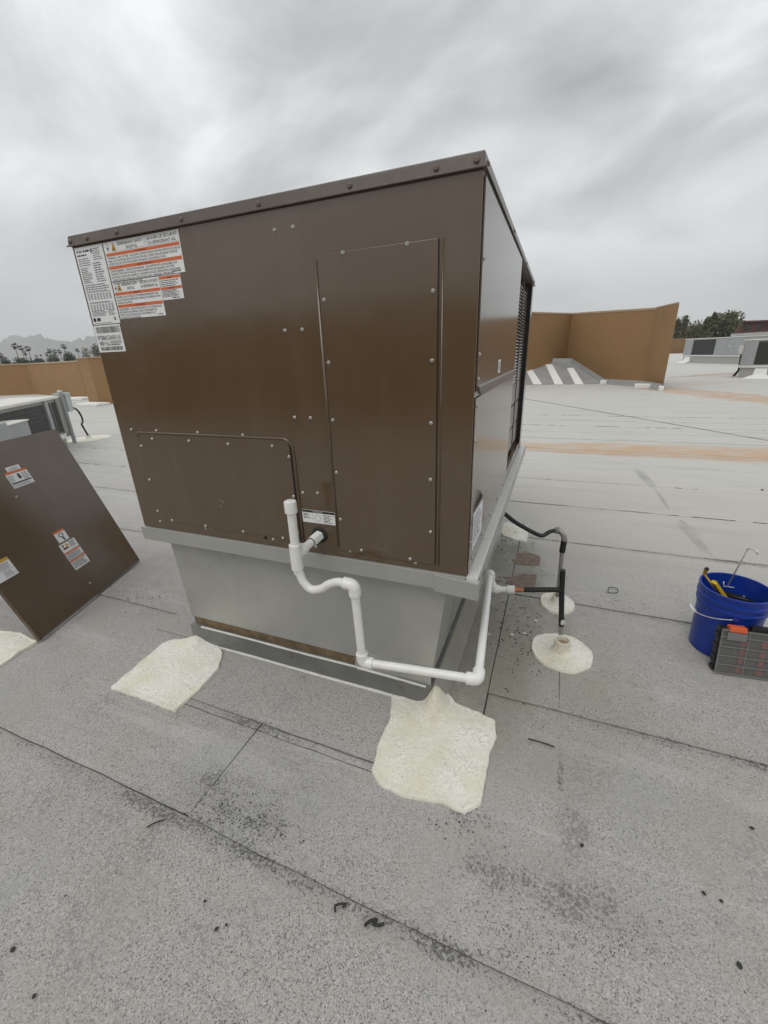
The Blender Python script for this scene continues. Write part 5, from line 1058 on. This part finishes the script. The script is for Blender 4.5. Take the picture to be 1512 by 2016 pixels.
# ================================================================ VEGETATION AND BUILDINGS BEYOND THE ROOF
def leaf_cloud(lobes, n, size, flat=0.0):
    vs = []; fs = []
    for _ in range(n):
        c, r = random.choice(lobes); u_ = np.random.normal(size=3); u_ /= np.linalg.norm(u_); rr = random.random() ** 0.42
        p = np.array(c) + u_ * np.array(r) * rr; a = np.random.normal(size=3); a /= np.linalg.norm(a); b_ = np.cross(a, np.random.normal(size=3)); b_ /= np.linalg.norm(b_); k = size * random.uniform(.5, 1.3)
        j = len(vs); vs += [p - a * k, p + b_ * k * .5, p + a * k, p - b_ * k * .5]; fs.append((j, j + 1, j + 2, j + 3))
    return vs, fs
np.random.seed(5)
def tree(label, px_, ytop, wpx, depth, kind, n=1300, wisp=False, group=None, ybot=None):
    top = far(px_, ytop, depth); hw = wpx / F * depth / 2; zb_ = -6.0; ht = top[2] - zb_; ch = hw * 1.5 if ybot is None else (ybot - ytop) / F * depth
    r = empty('leafy_tree', (top[0], top[1], zb_), label, 'tree', group); lobes = []
    for i in range(9):
        a = random.random() * 6.28; rr = hw * random.uniform(.2, .62); lobes.append(((top[0] + rr * math.cos(a), top[1] + rr * math.sin(a), top[2] - ch * random.uniform(.22, .8)), (hw * random.uniform(.32, .5), hw * random.uniform(.32, .5), ch * random.uniform(.2, .32))))
    lobes += [((top[0], top[1], top[2] - ch * .33), (hw * .5, hw * .5, ch * .33))] * 4
    if wisp:
        for i in range(7):
            a = random.random() * 6.28; rr = hw * random.uniform(.3, .9); lobes.append(((top[0] + rr * math.cos(a), top[1] + rr * math.sin(a), top[2] - ch * random.uniform(.10, .35)), (hw * .12, hw * .12, ch * .16)))
    vs, fs = leaf_cloud(lobes, n, hw * .085); link('crown', mesh('crown', vs, fs), LEAF[kind], r)
    t_ = MB().tube([(top[0], top[1], zb_), (top[0] + .1, top[1], top[2] - ch * .8), (top[0] - .1, top[1], top[2] - ch * .4)], [hw * .09, hw * .06, hw * .02], 8)
    for i in range(6):
        c, rr = random.choice(lobes); t_.tube([(top[0], top[1], top[2] - ch * .85), c], [hw * .04, hw * .012], 6)
    t_.build('trunk', BARK, r)
def palm(label, px_, ytop, rpx, depth, group='fan palms in front of the mountains'):
    hub = far(px_, ytop + rpx * .7, depth); R_ = rpx / F * depth
    r = empty('palm_tree', (hub[0], hub[1], -6), label, 'palm tree', group); lx = random.uniform(-.6, .6)
    MB().tube([(hub[0] + lx, hub[1], -6), (hub[0] + lx * .5, hub[1], (hub[2] - 6) / 2), tuple(hub)], [R_ * .12, R_ * .09, R_ * .07], 8).build('trunk', BARK, r)
    vs = []; fs = []
    for i in range(46):
        a = random.random() * 6.28; el_ = random.uniform(-1.1, 1.2); d = np.array([math.cos(a) * math.cos(el_), math.sin(a) * math.cos(el_), math.sin(el_)]); s_v = np.array([-math.sin(a), math.cos(a), 0]); L_ = R_ * random.uniform(.75, 1.05)
        c = hub + d * L_ * .45
        for k in range(7):
            an = (k - 3) * .33; f_ = d * math.cos(an) + s_v * math.sin(an); e_ = c + f_ * L_ * .55 + np.array([0, 0, -R_ * .25 * random.random()]); wv = np.cross(f_, (0, 0, 1.0)); wv /= np.linalg.norm(wv) + 1e-6
            j = len(vs); vs += [c, c + f_ * L_ * .3 + wv * R_ * .05, e_, c + f_ * L_ * .3 - wv * R_ * .05]; fs.append((j, j + 1, j + 2, j + 3))
    link('crown', mesh('crown', vs, fs), LEAF[2], r)
palm('tallest fan palm, leftmost of the trio before the mountains', 29, 676, 7.5, 190)
palm('fan palm in the middle of the trio before the mountains', 41, 680, 6.5, 200)
palm('fan palm, rightmost of the trio before the mountains', 55, 681, 7, 195)
palm('short fan palm beneath the trio', 49, 692, 5, 215)
palm('fan palm cut by the left edge of the frame', 1, 695, 6.5, 150)
palm('small lone fan palm between the trio and the grove', 71, 698, 3.2, 260)
palm('second small lone fan palm nearer the grove', 80, 697, 3, 270)
palm('highest fan palm above the middle of the grove', 125, 678, 6.5, 190)
palm('fan palm at the left of the grove, beside another', 97, 687, 6, 200)
palm('fan palm at the left of the grove, right of the first', 107, 688, 5.5, 205)
palm('fan palm low on the left edge of the grove', 92, 694, 4.5, 220)
palm('fan palm between the grove and its highest palm', 117, 688, 5.5, 200)
palm('fan palm behind the pale houses of the grove', 152, 686, 5, 210)
GT = 'dark trees behind the low left parapet'
for lb, x, y, wd, dp, kd in (('dark bushy tree at the left edge above the parapet', 8, 702, 30, 150, 2), ('low dark tree under the palm trio', 40, 704, 42, 160, 0), ('low dark tree right of the palm trio', 75, 705, 40, 165, 2), ('rounded dark tree in the middle of the left tree line', 104, 696, 34, 150, 2), ('dense dark tree under the highest palm', 133, 690, 40, 150, 0), ('tall olive tree next to the unit corner', 165, 682, 34, 130, 1), ('olive tree touching the left edge of the brown unit', 188, 674, 40, 125, 1), ('reddish brown low tree below the olive trees', 180, 702, 34, 120, 3)):
    tree(lb, x, y, wd, dp, kd, 1100, group=GT, ybot=730)
GR = 'green trees behind the distant rooftop units'
for lb, x, y, wd, dp, kd, n, ws in (('large wispy green tree above the distant unit on the right', 1428, 615, 78, 95, 1, 4200, True), ('leafy green tree right of the tall wall end', 1345, 622, 56, 100, 1, 1600, True), ('bright green tree between the wall end and the wispy tree', 1375, 628, 56, 105, 1, 1600, False), ('green tree below the wispy tree', 1402, 634, 50, 110, 0, 1300, False)):
    tree(lb, x, y, wd, dp, kd, n, ws, GR, ybot=690)
def house(label, xl, xr, yt, depth, m, h2, nm='house'):
    a = far(xl, yt, depth); b_ = far(xr, yt, depth); ex_ = b_ - a; ex_[2] = 0; wd = np.linalg.norm(ex_); ex_ /= wd; ey_ = np.array([-ex_[1], ex_[0], 0]); z1_ = a[2]; r = empty(nm, (a[0], a[1], -6), label, 'building')
    def hb(n_, lo, hi, mm, par=r):
        return MB().hexa([np.array([a[0], a[1], 0]) + ex_ * x + ey_ * y + (0, 0, lo[2]) for x, y in ((lo[0], lo[1]), (hi[0], lo[1]), (hi[0], hi[1]), (lo[0], hi[1]))], [np.array([a[0], a[1], 0]) + ex_ * x + ey_ * y + (0, 0, hi[2]) for x, y in ((lo[0], lo[1]), (hi[0], lo[1]), (hi[0], hi[1]), (lo[0], hi[1]))]).build(n_, mm, par)
    hb('wall', (0, 0, -6), (wd, 12, z1_ - .4), m); hb('roof', (-.6, -1.2, z1_ - .398), (wd + .6, 12.6, z1_), STUCCO_T if m is not BRICKRED else BRICKRED)
    n = max(1, int(wd / 3.2))
    for i in range(n):
        x = (i + .3) * wd / n; hb('window', (x, -.06, z1_ - 2.6), (x + wd / n * .4, -.002, z1_ - 1.0), GLASSD)
house('dark red flat roofed building at the right edge beyond the units', 1462, 1560, 632, 120, BRICKRED, 0)
house('low tan building between the trees on the right', 1375, 1470, 639, 150, STUCCO, 0)
house('beige wall and low building just right of the tall wall end', 1300, 1352, 657, 110, STUCCO_T, 0)
# ================================================================ HAZE
hm = bpy.data.materials.new('haze_volume'); hm.use_nodes = True; hn = hm.node_tree; hn.nodes.clear()
pv = N(hn, 'ShaderNodeVolumePrincipled'); pv.inputs['Color'].default_value = (0.86, 0.90, 0.94, 1); pv.inputs['Density'].default_value = 0.00030; pv.inputs['Anisotropy'].default_value = 0.2
ho = N(hn, 'ShaderNodeOutputMaterial'); LK(hn, pv.outputs[0], ho.inputs['Volume'])
hz_ = MB().box((-4200, -4200, -7.0), (4200, 4200, 420)).build('haze', hm); tag(hz_, 'pale air haze over the whole place', kind='stuff')
